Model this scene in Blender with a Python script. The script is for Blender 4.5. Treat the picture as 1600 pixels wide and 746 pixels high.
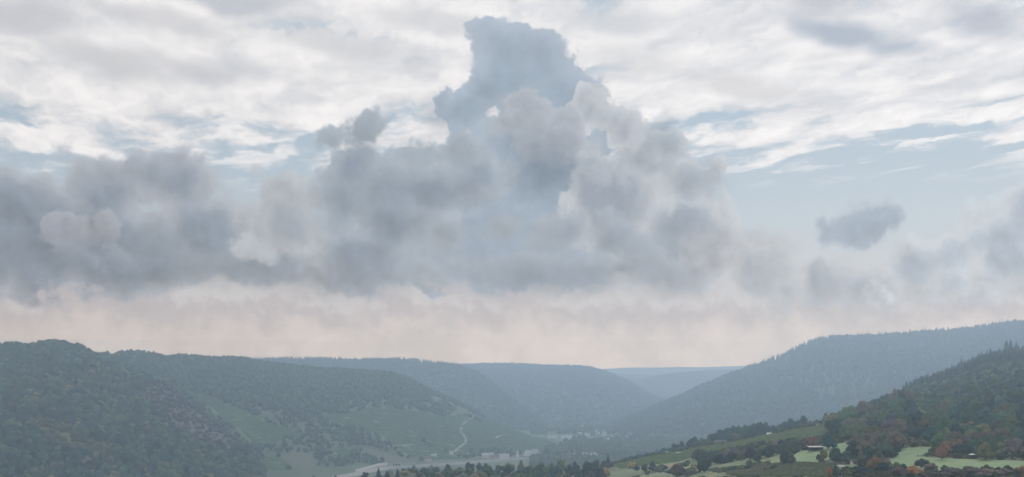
import bpy, bmesh, math, random, os
import numpy as np
from mathutils import Vector

for _o in list(bpy.data.objects):
    bpy.data.objects.remove(_o)
scene = bpy.context.scene
col = scene.collection
R = math.radians

# ------------------------------------------------------------------ camera
EYE = 200.0                      # height of the lookout above the datum (valley floor is at 15 m)
F = 22.0                         # focal length in units of 100 photo pixels
CX, HY = 8.0, 5.9                # principal column and eye-level row, in 100 photo pixels
cam = bpy.data.cameras.new('camera')
cam_ob = bpy.data.objects.new('camera', cam)
col.objects.link(cam_ob)
cam_ob.location = (0, 0, EYE)
cam_ob.rotation_euler = (R(90), 0, 0)
cam.sensor_width = 36.0
cam.lens = 36.0 * F / 16.0
cam.shift_y = (HY - 3.73) / 16.0
cam.clip_start = 1.0
cam.clip_end = 80000.0
scene.camera = cam_ob

# ------------------------------------------------------------------ colour management
scene.view_settings.view_transform = 'Standard'
scene.view_settings.look = 'None'
scene.view_settings.gamma = 1.0
scene.view_settings.exposure = 0.0
scene.view_settings.use_curve_mapping = False
scene.render.engine = 'CYCLES'
scene.cycles.use_denoising = True
scene.cycles.max_bounces = 4
scene.cycles.diffuse_bounces = 2
scene.cycles.glossy_bounces = 1
scene.cycles.transmission_bounces = 2
scene.cycles.volume_bounces = 1
scene.cycles.sample_clamp_indirect = 4.0
scene.cycles.adaptive_threshold = 0.02
scene.cycles.adaptive_min_samples = 12

def lin(c):
    return tuple(((v / 255.0) / 12.92) if v / 255.0 <= 0.04045 else ((v / 255.0 + 0.055) / 1.055) ** 2.4 for v in c)

# ------------------------------------------------------------------ small node language
class NT:
    def __init__(s, tree):
        s.t = tree; s.n = tree.nodes; s.l = tree.links
    def put(s, sock, v):
        if isinstance(v, (bpy.types.NodeSocket,)):
            s.l.new(v, sock)
        elif isinstance(v, (tuple, list)):
            v = tuple(v)
            if len(sock.default_value) == 4 and len(v) == 3: v = v + (1.0,)
            sock.default_value = v
        else:
            sock.default_value = v
    def m(s, op, *a, clamp=False):
        n = s.n.new('ShaderNodeMath'); n.operation = op; n.use_clamp = clamp
        for i, v in enumerate(a): s.put(n.inputs[i], v)
        return n.outputs[0]
    def add(s, a, b): return s.m('ADD', a, b)
    def sub(s, a, b): return s.m('SUBTRACT', a, b)
    def mul(s, a, b): return s.m('MULTIPLY', a, b)
    def div(s, a, b): return s.m('DIVIDE', a, b)
    def mx(s, a, b): return s.m('MAXIMUM', a, b)
    def mad(s, a, b, c): return s.m('MULTIPLY_ADD', a, b, c)
    def v(s, op, *a, out=0):
        n = s.n.new('ShaderNodeVectorMath'); n.operation = op
        for i, x in enumerate(a):
            if op == 'SCALE' and i == 1: s.put(n.inputs['Scale'], x)
            else: s.put(n.inputs[i], x)
        return n.outputs[out]
    def ss(s, x, a, b):                                   # smoothstep from a to b
        n = s.n.new('ShaderNodeMapRange'); n.interpolation_type = 'SMOOTHSTEP'
        s.put(n.inputs[0], x); s.put(n.inputs[1], a); s.put(n.inputs[2], b)
        return n.outputs[0]
    def noise(s, vec, scale, detail=4.0, rough=0.5, lac=2.0, dist=0.0, color=False):
        n = s.n.new('ShaderNodeTexNoise')
        s.put(n.inputs['Vector'], vec); n.inputs['Scale'].default_value = scale
        n.inputs['Detail'].default_value = detail; n.inputs['Roughness'].default_value = rough
        n.inputs['Lacunarity'].default_value = lac; n.inputs['Distortion'].default_value = dist
        return n.outputs['Color' if color else 'Fac']
    def voro(s, vec, scale, detail=2.0, rough=0.5, smooth=0.6, feature='SMOOTH_F1'):
        n = s.n.new('ShaderNodeTexVoronoi'); n.voronoi_dimensions = '2D'; n.feature = feature
        s.put(n.inputs['Vector'], vec); n.inputs['Scale'].default_value = scale
        n.inputs['Detail'].default_value = detail; n.inputs['Roughness'].default_value = rough
        if feature == 'SMOOTH_F1': n.inputs['Smoothness'].default_value = smooth
        return n.outputs['Distance']
    def mix(s, f, a, b):
        n = s.n.new('ShaderNodeMix'); n.data_type = 'RGBA'
        s.put(n.inputs[0], f); s.put(n.inputs[6], a); s.put(n.inputs[7], b)
        return n.outputs[2]
    def xyz(s, x, y, z=0.0):
        n = s.n.new('ShaderNodeCombineXYZ')
        for i, q in enumerate((x, y, z)): s.put(n.inputs[i], q)
        return n.outputs[0]
    def sep(s, v):
        n = s.n.new('ShaderNodeSeparateXYZ'); s.put(n.inputs[0], v); return n.outputs

# ------------------------------------------------------------------ sky: one world shader, laid out by compass bearing and elevation
SUN_EL, SUN_AZ = 38.0, 24.0      # the sun stands behind thin cloud, ahead and to the right
world = bpy.data.worlds.new('World')
scene.world = world
world.use_nodes = True
wt = world.node_tree
wt.nodes.clear()
W = NT(wt)
SKY_STRENGTH = 0.1

tc = wt.nodes.new('ShaderNodeTexCoord')
D = W.v('NORMALIZE', tc.outputs['Generated'])
dx, dy, dz = W.sep(D)[0:3]
az = W.m('ARCTAN2', dx, dy)
hyp = W.m('SQRT', W.add(W.mul(dx, dx), W.mul(dy, dy)))
tel = W.div(dz, W.mx(hyp, 0.02))
Pu = W.mad(az, F, CX)
Pv = W.mad(tel, -F, HY)
P = W.xyz(Pu, Pv)
D22 = W.v('SCALE', D, F)

def sp(x, y):                                             # a bearing and elevation, given as a point 100 px to the unit
    a = math.atan((x - CX) / F)
    return CX + F * a, HY - (HY - y) * math.cos(a)

GAIN = 0.79
# warps and relief shared by every cloud
wA = W.v('SUBTRACT', W.noise(D22, 0.9, 3, 0.5, color=True), (0.5, 0.5, 0.5))
wB = W.v('SUBTRACT', W.noise(D22, 4.2, 5, 0.58, color=True), (0.5, 0.5, 0.5))
warp = W.v('ADD', W.v('SCALE', wA, 0.50), W.v('SCALE', wB, 0.30))
warp = W.v('MULTIPLY', warp, (1.0, 1.0, 0.0))
PW = W.v('ADD', P, warp)
def billow(vec):
    a = W.voro(vec, 1.25, 4.0, 0.55, 0.7)
    return W.sub(0.70, a)
vecb = W.v('ADD', W.v('ADD', P, W.v('SCALE', wA, 0.35)), W.v('SCALE', wB, 0.16))
B0 = billow(vecb)
B1 = billow(W.v('ADD', vecb, (0.09, -0.13, 0.0)))
relief = W.sub(B0, B1)
fine = W.sub(W.noise(D22, 2.6, 8, 0.62), 0.5)
soft = W.sub(W.noise(D22, 0.7, 4, 0.5), 0.5)

def field(blobs, p=None):
    f = None
    p = p or PW
    for (x, y, rx, ry) in blobs:
        c = sp(x, y)
        q = W.v('MULTIPLY_ADD', p, (1 / rx, 1 / ry, 0), (-c[0] / rx, -c[1] / ry, 0))
        g = W.mad(W.v('LENGTH', q, out=1), -min(rx, ry), min(rx, ry))
        f = g if f is None else W.m('SMOOTH_MAX', f, g, 0.12)
    return f

def shade(c, edge, body, depth, H, k_rel, k_fine):
    cc = W.mix(W.ss(H, 0.0, depth), lin(edge), lin(body))
    gain = W.mul(W.mad(relief, k_rel * 0.36, W.mad(fine, k_fine, 1.0)), GAIN)
    return W.v('MULTIPLY', W.v('SCALE', cc, gain), (1.02, 1.04, 1.055))

def cloud(c, blobs, edge, body, depth=0.5, softw=0.10, bil=0.45, k_rel=0.9, k_fine=0.10, base=None, opac=1.0, p=None):
    H = W.mad(B0, bil, field(blobs, p))
    H = W.mad(fine, 0.20, H)
    a = W.ss(H, 0.0, softw)
    if base:
        a = W.mul(a, W.ss(W.mad(soft, 0.5, W.mad(fine, 0.25, Pv)), base[1], base[0]))
    if opac != 1.0: a = W.mul(a, opac)
    return W.mix(a, c, shade(c, edge, body, depth, H, k_rel, k_fine))

def patch(c, x, y, rx, ry, colr, opac=0.6, nz=0.5):        # a soft light or dark part of the cloud mass
    q = sp(x, y)
    d = W.v('LENGTH', W.v('MULTIPLY_ADD', PW, (1 / rx, 1 / ry, 0), (-q[0] / rx, -q[1] / ry, 0)), out=1)
    d = W.mad(fine, nz, d)
    a = W.mul(W.ss(d, 1.1, 0.0), opac * 0.8)
    return W.mix(a, c, W.v('MULTIPLY', W.v('SCALE', lin(colr), W.mul(W.mad(relief, 0.25, W.mad(fine, 0.08, 1.0)), GAIN * 1.08)), (1.0, 1.03, 1.055)))

# clear air between the clouds
nish = wt.nodes.new('ShaderNodeTexSky')
nish.sky_type = 'NISHITA'; nish.sun_disc = False
nish.sun_elevation = R(SUN_EL); nish.sun_rotation = R(SUN_AZ)
nish.air_density = 1.0; nish.dust_density = 1.5; nish.ozone_density = 1.0
clear = W.v('SCALE', nish.outputs[0], SKY_STRENGTH)
blue = W.mix(W.ss(Pv, 1.6, 3.9), lin((165, 184, 199)), lin((180, 192, 201)))
C = W.mix(0.93, clear, blue)
C = W.mix(W.ss(Pv, 3.5, 4.8), C, lin((197, 197, 199)))

# high broken sheet, seen in perspective
zc = W.mx(dz, 0.035)
sh = W.v('DIVIDE', D, W.xyz(zc, zc, zc))
shu = W.sep(sh)
shp = W.v('ADD', W.xyz(W.mad(shu[1], 0.06, shu[0]), W.mad(shu[0], 0.30, W.mul(shu[1], 0.55)), 0.0), W.v('SCALE', wB, 0.10))
wS = W.v('SCALE', W.v('SUBTRACT', W.noise(shp, 2.2, 3, 0.5, color=True), (0.5, 0.5, 0.5)), 0.38)
shw = W.v('ADD', shp, wS)
s1 = W.noise(shw, 1.5, 3, 0.5)
s2 = W.noise(shw, 3.6, 5, 0.5)
s3 = W.noise(W.v('MULTIPLY', shw, (1.3, 0.9, 1.0)), 9.0, 3, 0.5)
sheetH = W.add(W.mul(s1, 0.5), W.add(W.mul(s2, 0.38), W.mul(s3, 0.14)))
lowedge = W.mad(W.sub(s1, 0.5), 1.3, W.mad(W.sub(s2, 0.5), 1.8, W.mad(Pu, -0.02, 2.78)))
cover = W.ss(W.sub(lowedge, Pv), -0.10, 0.42)
aS = W.mul(W.ss(W.mad(W.ss(Pv, 2.2, 0.9), 0.07, sheetH), 0.40, 0.52), cover)
aS = W.mx(aS, W.mul(W.ss(s2, 0.50, 0.60), W.mul(W.ss(Pv, 3.1, 2.3), 0.85)))
s4 = W.noise(W.v('ADD', D22, W.v('SCALE', wB, 0.5)), 2.2, 6, 0.6)
tone = W.add(W.mul(W.ss(s2, 0.32, 0.64), 0.6), W.add(W.mul(W.ss(s3, 0.3, 0.7), 0.24), W.mul(W.ss(s4, 0.3, 0.7), 0.16)))
sheet = W.mix(tone, lin((200, 203, 208)), lin((244, 241, 240)))
C = W.mix(aS, C, sheet)
# darker undersides in the sheet
def streak(c, x, y, rx, ry, colr, opac, sl=0.0):
    q = sp(x, y)
    pp = W.v('ADD', P, W.v('SCALE', W.v('MULTIPLY', wA, (1, 0.6, 0)), 1.1))
    xx, yy = W.sep(pp)[0:2]
    u_ = W.mul(W.sub(xx, q[0]), 1 / rx)
    v_ = W.mul(W.mad(xx, -sl, W.sub(yy, q[1] - sl * q[0])), 1 / ry)
    d = W.m('SQRT', W.add(W.mul(u_, u_), W.mul(v_, v_)))
    d = W.add(d, W.mul(W.sub(s2, 0.5), -1.6))
    return W.mix(W.mul(W.ss(d, 1.15, 0.2), opac), c, lin(colr))
for a_ in (
        (13.2, 0.45, 1.5, 0.28, (168, 178, 191), 0.95, 0.28), (12.9, 0.02, 1.0, 0.25, (185, 187, 196), 0.8, 0.1),
        (15.4, 0.25, 0.8, 0.42, (176, 182, 193), 0.85, 0.2), (3.7, 0.02, 1.3, 0.22, (184, 188, 197), 0.85, 0.05),
        (0.3, 0.25, 1.1, 0.42, (188, 191, 198), 0.8, 0.1), (1.6, 1.0, 1.1, 0.26, (196, 198, 201), 0.8, 0.15),
        (3.2, 1.05, 1.5, 0.22, (194, 196, 201), 0.75, 0.12), (5.5, 0.75, 1.3, 0.22, (202, 203, 206), 0.7, 0.12),
        (9.6, 0.3, 1.0, 0.25, (200, 203, 208), 0.8, 0.15), (11.6, 1.35, 1.4, 0.22, (205, 204, 206), 0.7, 0.15),
        (2.3, 0.3, 1.5, 0.2, (198, 199, 203), 0.7, 0.15), (6.8, 0.3, 1.1, 0.25, (203, 204, 208), 0.7, 0.1),
        (9.9, 0.95, 0.7, 0.3, (208, 209, 211), 0.6, 0.1)):
    C = streak(C, *a_)

# cumulus, back to front
# left bank
C = cloud(C, [(0.3, 3.5, 1.6, 1.0), (1.6, 3.1, 1.0, 0.85), (2.35, 2.75, 0.62, 0.55), (2.95, 2.95, 0.75, 0.72), (3.3, 3.6, 1.2, 0.9), (1.0, 3.9, 3.2, 1.1), (4.4, 4.1, 2.0, 0.65)],
          (194, 199, 206), (150, 163, 176), depth=0.75, softw=0.24)
# paler shoulder to the right of it
C = cloud(C, [(4.95, 3.25, 0.6, 0.55), (4.25, 2.95, 0.55, 0.45), (4.6, 3.5, 0.75, 0.75), (5.1, 3.75, 0.72, 0.55), (5.3, 4.2, 1.0, 0.55), (4.0, 3.6, 0.55, 0.6)],
          (200, 204, 209), (167, 177, 187), depth=0.8, softw=0.22, base=(4.3, 5.0))
# central tower
GAIN = 0.95
C = cloud(C, [(7.8, 0.62, 0.5, 0.42), (7.58, 0.95, 0.34, 0.34), (7.38, 1.25, 0.36, 0.3), (8.2, 0.6, 0.55, 0.36), (7.98, 0.9, 0.85, 0.7), (8.2, 1.2, 0.85, 0.6), (7.55, 1.35, 0.5, 0.5), (6.95, 1.48, 0.3, 0.32), (7.3, 1.65, 0.55, 0.5), (8.55, 1.0, 0.5, 0.5), (8.6, 1.6, 0.95, 0.8), (8.4, 2.4, 1.7, 0.8), (9.6, 2.2, 0.75, 0.5), (9.9, 2.7, 1.2, 0.75), (8.3, 3.2, 2.6, 0.95), (7.6, 3.9, 2.6, 0.8)],
          (176, 185, 197), (155, 169, 182), depth=0.45, softw=0.09, k_rel=0.55, bil=0.34)
# right flank, paler, lit from behind
GAIN = 0.79
C = cloud(C, [(9.2, 1.75, 0.52, 0.55), (9.8, 2.1, 0.55, 0.5), (10.2, 2.55, 0.75, 0.6), (10.75, 2.95, 0.65, 0.6), (11.25, 2.85, 0.25, 0.32), (11.3, 3.3, 0.4, 0.55), (10.7, 3.7, 1.0, 0.9), (9.6, 3.2, 1.2, 0.9), (10.9, 4.2, 0.85, 0.6)],
          (214, 217, 221), (165, 174, 185), depth=0.6, softw=0.10, k_rel=0.8)
# left shoulder of the tower
GAIN = 0.70
C = cloud(C, [(5.45, 3.25, 0.75, 0.65), (5.2, 2.25, 0.45, 0.36), (5.65, 2.2, 0.55, 0.5), (5.5, 2.6, 0.7, 0.6), (6.35, 2.45, 0.8, 0.45), (6.3, 3.0, 1.4, 0.62), (7.4, 2.6, 1.0, 0.6), (6.2, 3.6, 0.9, 0.8), (5.9, 4.0, 1.3, 0.7)],
          (194, 204, 213), (156, 170, 184), depth=0.7, softw=0.17)
for a_ in ((7.0, 2.95, 1.1, 0.3, (140, 153, 167), 0.7), (5.6, 2.5, 0.42, 0.45, (143, 155, 169), 0.7), (6.85, 1.75, 0.5, 0.5, (143, 160, 174), 0.6),
           (8.3, 0.8, 0.6, 0.4, (170, 179, 192), 0.6), (7.6, 1.55, 0.6, 0.6, (148, 164, 177), 0.5), (10.35, 2.05, 0.28, 0.35, (150, 167, 182), 0.85), (10.6, 2.25, 0.3, 0.3, (160, 174, 187), 0.7)):
    C = patch(C, *a_)
# bright inner head
C = cloud(C, [(8.3, 1.66, 0.46, 0.38), (8.75, 1.82, 0.38, 0.34), (7.95, 2.0, 0.55, 0.4), (8.5, 2.25, 0.75, 0.5), (9.1, 2.45, 0.55, 0.4)],
          (205, 209, 216), (184, 191, 201), depth=0.35, softw=0.12, base=(2.25, 3.0), k_rel=1.0)
C = cloud(C, [(10.4, 2.3, 0.4, 0.28), (10.0, 2.5, 0.5, 0.4), (9.3, 2.6, 0.5, 0.35)],
          (212, 216, 221), (186, 194, 203), depth=0.3, softw=0.16, base=(2.5, 3.2), k_rel=1.0)
for a_ in ((8.55, 2.7, 0.85, 0.62, (133, 148, 163), 0.9), (8.0, 2.2, 0.5, 0.4, (158, 172, 184), 0.5), (9.2, 2.35, 0.32, 0.2, (205, 210, 215), 0.75), (7.55, 2.95, 0.45, 0.2, (186, 191, 200), 0.75),
           (11.0, 2.85, 0.5, 0.38, (158, 171, 184), 0.6), (11.2, 3.9, 0.35, 0.5, (158, 168, 179), 0.7), (10.55, 3.2, 0.2, 0.2, (222, 224, 226), 0.9), (9.8, 3.85, 0.6, 0.35, (158, 170, 180), 0.5)):
    C = patch(C, *a_)
# lower front mass of the big cloud, flat base
GAIN = 0.77
C = cloud(C, [(7.0, 3.75, 0.85, 0.45), (7.9, 3.55, 0.8, 0.4), (8.8, 3.6, 0.9, 0.5), (9.7, 3.8, 0.9, 0.55), (7.6, 4.15, 1.7, 0.5), (9.6, 4.25, 1.7, 0.45)],
          (184, 192, 200), (162, 172, 183), depth=0.6, softw=0.3, k_rel=0.8)
for a_ in ((8.6, 4.4, 2.6, 0.42, (149, 160, 171), 0.9), (3.2, 4.3, 2.4, 0.34, (138, 151, 161), 0.75), (0.6, 4.0, 0.9, 0.5, (142, 154, 165), 0.6), (5.3, 4.35, 1.5, 0.45, (148, 156, 166), 0.75),
           (2.3, 3.9, 0.9, 0.6, (142, 154, 164), 0.5), (2.6, 2.65, 0.7, 0.35, (160, 166, 177), 0.5), (3.75, 3.25, 0.18, 0.3, (196, 196, 199), 0.6), (4.45, 3.75, 0.45, 0.2, (186, 189, 195), 0.55), (10.6, 4.5, 0.8, 0.3, (160, 168, 177), 0.6)):
    C = patch(C, *a_)
# bright puff at the left
C = cloud(C, [(0.95, 3.62, 0.33, 0.32), (1.3, 3.8, 0.5, 0.4), (1.75, 3.68, 0.28, 0.36), (1.9, 3.9, 0.22, 0.28), (1.2, 4.05, 0.55, 0.36)],
          (190, 193, 199), (168, 174, 183), depth=0.4, softw=0.14, bil=0.4, base=(3.6, 4.35), k_rel=0.8, opac=0.72)
# ragged pale cloud under the base, warm with distance
C = W.mix(W.mul(W.ss(W.mad(soft, 0.9, W.mad(fine, 0.6, W.mad(relief, 0.8, Pv))), 4.58, 4.95), 0.92), C, lin((184, 182, 186)))
C = cloud(C, [(11.6, 4.0, 1.2, 0.75), (12.2, 4.7, 1.6, 0.5)], (210, 209, 210), (196, 197, 200), depth=0.4, softw=0.5, opac=0.75)
C = cloud(C, [(11.9, 4.5, 1.2, 0.7), (13.3, 4.6, 1.6, 0.75), (14.9, 4.6, 1.5, 0.8), (15.8, 4.2, 1.0, 0.9)], (214, 217, 220), (184, 192, 200), depth=0.5, softw=0.35, base=(4.55, 5.05), opac=0.85)
C = cloud(C, [(12.9, 4.45, 0.7, 0.5), (12.4, 4.6, 0.6, 0.4), (13.5, 4.55, 0.6, 0.45)], (212, 215, 218), (180, 188, 196), depth=0.35, softw=0.3, base=(4.5, 5.0), opac=0.85)
# banks low on the right
GAIN = 0.86
C = cloud(C, [(15.7, 3.9, 0.9, 0.85), (15.0, 4.05, 0.6, 0.55), (14.3, 4.15, 0.6, 0.6), (15.4, 4.5, 1.9, 0.5), (16.4, 3.5, 1.0, 0.95)],
          (220, 222, 224), (178, 187, 197), depth=0.5, softw=0.28, base=(4.55, 5.1), opac=0.95)
C = patch(C, 14.2, 4.1, 0.35, 0.4, (162, 170, 179), 0.7)
# lone dark cloud
C = cloud(C, [(13.02, 3.5, 0.42, 0.46), (13.3, 3.35, 0.5, 0.44), (13.45, 3.5, 0.75, 0.52), (13.85, 3.42, 0.45, 0.38), (13.2, 3.65, 0.5, 0.36)],
          (206, 212, 218), (166, 178, 190), depth=0.35, softw=0.30, bil=0.4, k_rel=0.7)
# thin bright wisps of the gap on the right
bnd = W.mul(W.ss(W.mad(fine, 1.2, Pv), 4.75, 5.2), 1.0)
lowg = W.ss(Pv, 4.75, 5.55)
warm = W.mix(W.ss(W.add(soft, W.mul(fine, 0.7)), -0.2, 0.2), W.mix(lowg, lin((181, 182, 186)), lin((202, 198, 196))), W.mix(lowg, lin((201, 197, 197)), lin((219, 212, 208))))
C = W.mix(W.mul(bnd, 0.85), C, warm)
# the air near the ground dims and blues whatever lies beyond it: the sky itself is that much stronger low down
HZ_K, HZ_A = 1.8e-4, (0.305, 0.44, 0.565)
Lp = W.m('MINIMUM', W.div(290.0, W.mx(tel, 0.001)), 11500.0)
Tr = W.m('EXPONENT', W.mul(Lp, -HZ_K))
Ti = W.sub(1.0, Tr)
C = W.v('SUBTRACT', C, W.v('SCALE', HZ_A, Ti))
C = W.v('MAXIMUM', W.v('SCALE', C, W.div(1.0, W.mx(Tr, 0.14))), (0.03, 0.03, 0.03))
# below the horizon the world only ever lights things from under: ground tone
C = W.mix(W.ss(Pv, 5.95, 7.5), C, (0.16, 0.19, 0.20))
# high overhead the sheet stays even
bg = wt.nodes.new('ShaderNodeBackground')
wo = wt.nodes.new('ShaderNodeOutputWorld')
wt.links.new(C, bg.inputs['Color'])
bg.inputs['Strength'].default_value = 1.0
wt.links.new(bg.outputs[0], wo.inputs[0])
world.cycles.sampling_method = 'MANUAL'
world.cycles.sample_map_resolution = 256

# ------------------------------------------------------------------ sun, veiled by cloud
sun = bpy.data.lights.new('sun', 'SUN')
sun.energy = 1.5
sun.angle = R(14)
sun.color = (1.0, 0.95, 0.88)
sun_ob = bpy.data.objects.new('sun', sun)
col.objects.link(sun_ob)
sd = Vector((math.sin(R(SUN_AZ)) * math.cos(R(SUN_EL)), math.cos(R(SUN_AZ)) * math.cos(R(SUN_EL)), math.sin(R(SUN_EL))))
sun_ob.rotation_euler = sd.to_track_quat('Z', 'Y').to_euler()

# =================================================================== LAND
rng = np.random.default_rng(11)
random.seed(5)

def hash2(ix, iy, s):
    h = (ix.astype(np.int64) * 374761393 + iy.astype(np.int64) * 668265263 + s * 1274126177) & 0xffffffff
    h = ((h ^ (h >> 13)) * 1274126177) & 0xffffffff
    h = (h ^ (h >> 16)) & 0xffff
    return h / 65535.0

def vnoise(x, y, wl, octs=4, rough=0.5, seed=1):          # value noise, about -0.5..0.5
    x = np.asarray(x, float) / wl; y = np.asarray(y, float) / wl
    out = 0.0; amp = 1.0; tot = 0.0
    for o in range(octs):
        ix = np.floor(x); iy = np.floor(y); fx = x - ix; fy = y - iy
        fx = fx * fx * (3 - 2 * fx); fy = fy * fy * (3 - 2 * fy)
        a = hash2(ix, iy, seed + o); b = hash2(ix + 1, iy, seed + o)
        c = hash2(ix, iy + 1, seed + o); d = hash2(ix + 1, iy + 1, seed + o)
        out = out + amp * ((a * (1 - fx) + b * fx) * (1 - fy) + (c * (1 - fx) + d * fx) * fy - 0.5)
        tot += amp; amp *= rough; x = x * 2.03 + 11.3; y = y * 2.03 + 5.7
    return out / tot

def sstep(a, b, x):
    t = np.clip((x - a) / (b - a), 0, 1); return t * t * (3 - 2 * t)

def zof(Y, D): return EYE - (Y - HY) / F * D

# near and middle ground, fitted through surveyed points (bearing, height, distance)
FLOOR = 15.0
ctl = []
for X in (-14, -6, 0, 4, 8, 12, 16, 22, 32):
    ctl += [(X, 30, 192), (X, 100, 184 if X > 9 else 180)]
    for D in (3500, 6000, 12000, 26000): ctl.append((X, D, FLOOR - 6))
for X in (12, 16, 22, 32): ctl += [(X, 300, 170)]
for X in (-14, -6, 0, 4, 8): ctl += [(X, 300, 158)]
for X in (-14, -6, 0, 4): ctl += [(X, 700, 122), (X, 1000, 104), (X, 1300, 88), (X, 1700, 50), (X, 2100, 18), (X, 2600, 10)]
for X in (5.5, 7, 8.5): ctl += [(X, 700, 130), (X, 1000, 117), (X, 1200, 111), (X, 1400, 105 if X > 6 else 99), (X, 1700, 70), (X, 2100, 25), (X, 2600, 10)]
ctl += [(9.4, 1400, 107), (9.3, 1200, 112), (9.3, 1000, 121), (9.3, 1700, 80)]
for X, Y, D in ((10, 7.50, 1050), (11, 7.42, 950), (12, 7.46, 750), (13, 7.42, 720), (14.5, 7.44, 680), (16, 7.42, 660), (20, 7.4, 660), (26, 7.4, 660),
                (12.5, 7.05, 960), (13.3, 7.28, 820), (14.5, 7.15, 800), (15.5, 7.16, 800), (14.6, 6.92, 900), (16, 6.9, 900), (20, 6.8, 900), (28, 6.7, 900),
                (12.3, 7.2, 900), (11.5, 7.1, 1130), (10.4, 7.28, 1230), (9.8, 7.44, 1180),
                (9.75, 7.24, 1450), (10.1, 7.18, 1500), (11.0, 7.0, 1470), (11.5, 6.92, 1450), (12, 6.81, 1400), (12.8, 6.68, 1320),
                (13.3, 6.76, 1160), (14, 6.56, 1200), (15, 6.42, 1250), (16, 6.32, 1250), (20, 6.2, 1250), (28, 6.1, 1250)):
    ctl.append((X, D, zof(Y, D)))
ctl += [(10, 1680, 98), (11, 1680, 108), (12, 1660, 125), (12.8, 1620, 138), (10, 2000, 48), (12, 2000, 66), (10, 2350, 16), (12, 2350, 24),
        (14, 1650, 162), (16, 1650, 175), (22, 1650, 180), (14, 2300, 95), (16, 2300, 110), (22, 2300, 110), (32, 2000, 130), (14, 2900, 22), (18, 2900, 25), (24, 2900, 25)]
ctl = np.array(ctl, float)
def _uv(X, D): return np.stack([np.asarray(X, float) / 2.2, 4.2 * np.log(np.maximum(D, 10) / 1000.0)], -1)
_cp = _uv(ctl[:, 0], ctl[:, 1])
def _k(r2): return 0.5 * r2 * np.log(r2 + 1e-9)
_n = len(ctl)
_A = np.zeros((_n + 3, _n + 3))
_A[:_n, :_n] = _k(((_cp[:, None] - _cp[None]) ** 2).sum(-1)) + np.eye(_n) * 0.002
_A[:_n, _n] = 1; _A[:_n, _n + 1:] = _cp; _A[_n, :_n] = 1; _A[_n + 1:, :_n] = _cp.T
_w = np.linalg.solve(_A, np.concatenate([ctl[:, 2], np.zeros(3)]))
def baseh(X, D):
    q = _uv(X, D); sh = q.shape[:-1]; q = q.reshape(-1, 2)
    out = _w[_n] + q @ _w[_n + 1:]
    for i in range(_n):
        out += _w[i] * _k((q[:, 0] - _cp[i, 0]) ** 2 + (q[:, 1] - _cp[i, 1]) ** 2)
    out = out.reshape(sh)
    k = 6.0
    z = FLOOR + k * np.logaddexp(0, (out - FLOOR) / k)     # never below the valley floor
    lim = FLOOR + 2.0 + np.maximum(0, (3400 - D)) * 0.25
    return np.minimum(z, lim)

def itp(X, pts): p = np.array(pts, float); return np.interp(X, p[:, 0], p[:, 1])

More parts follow.
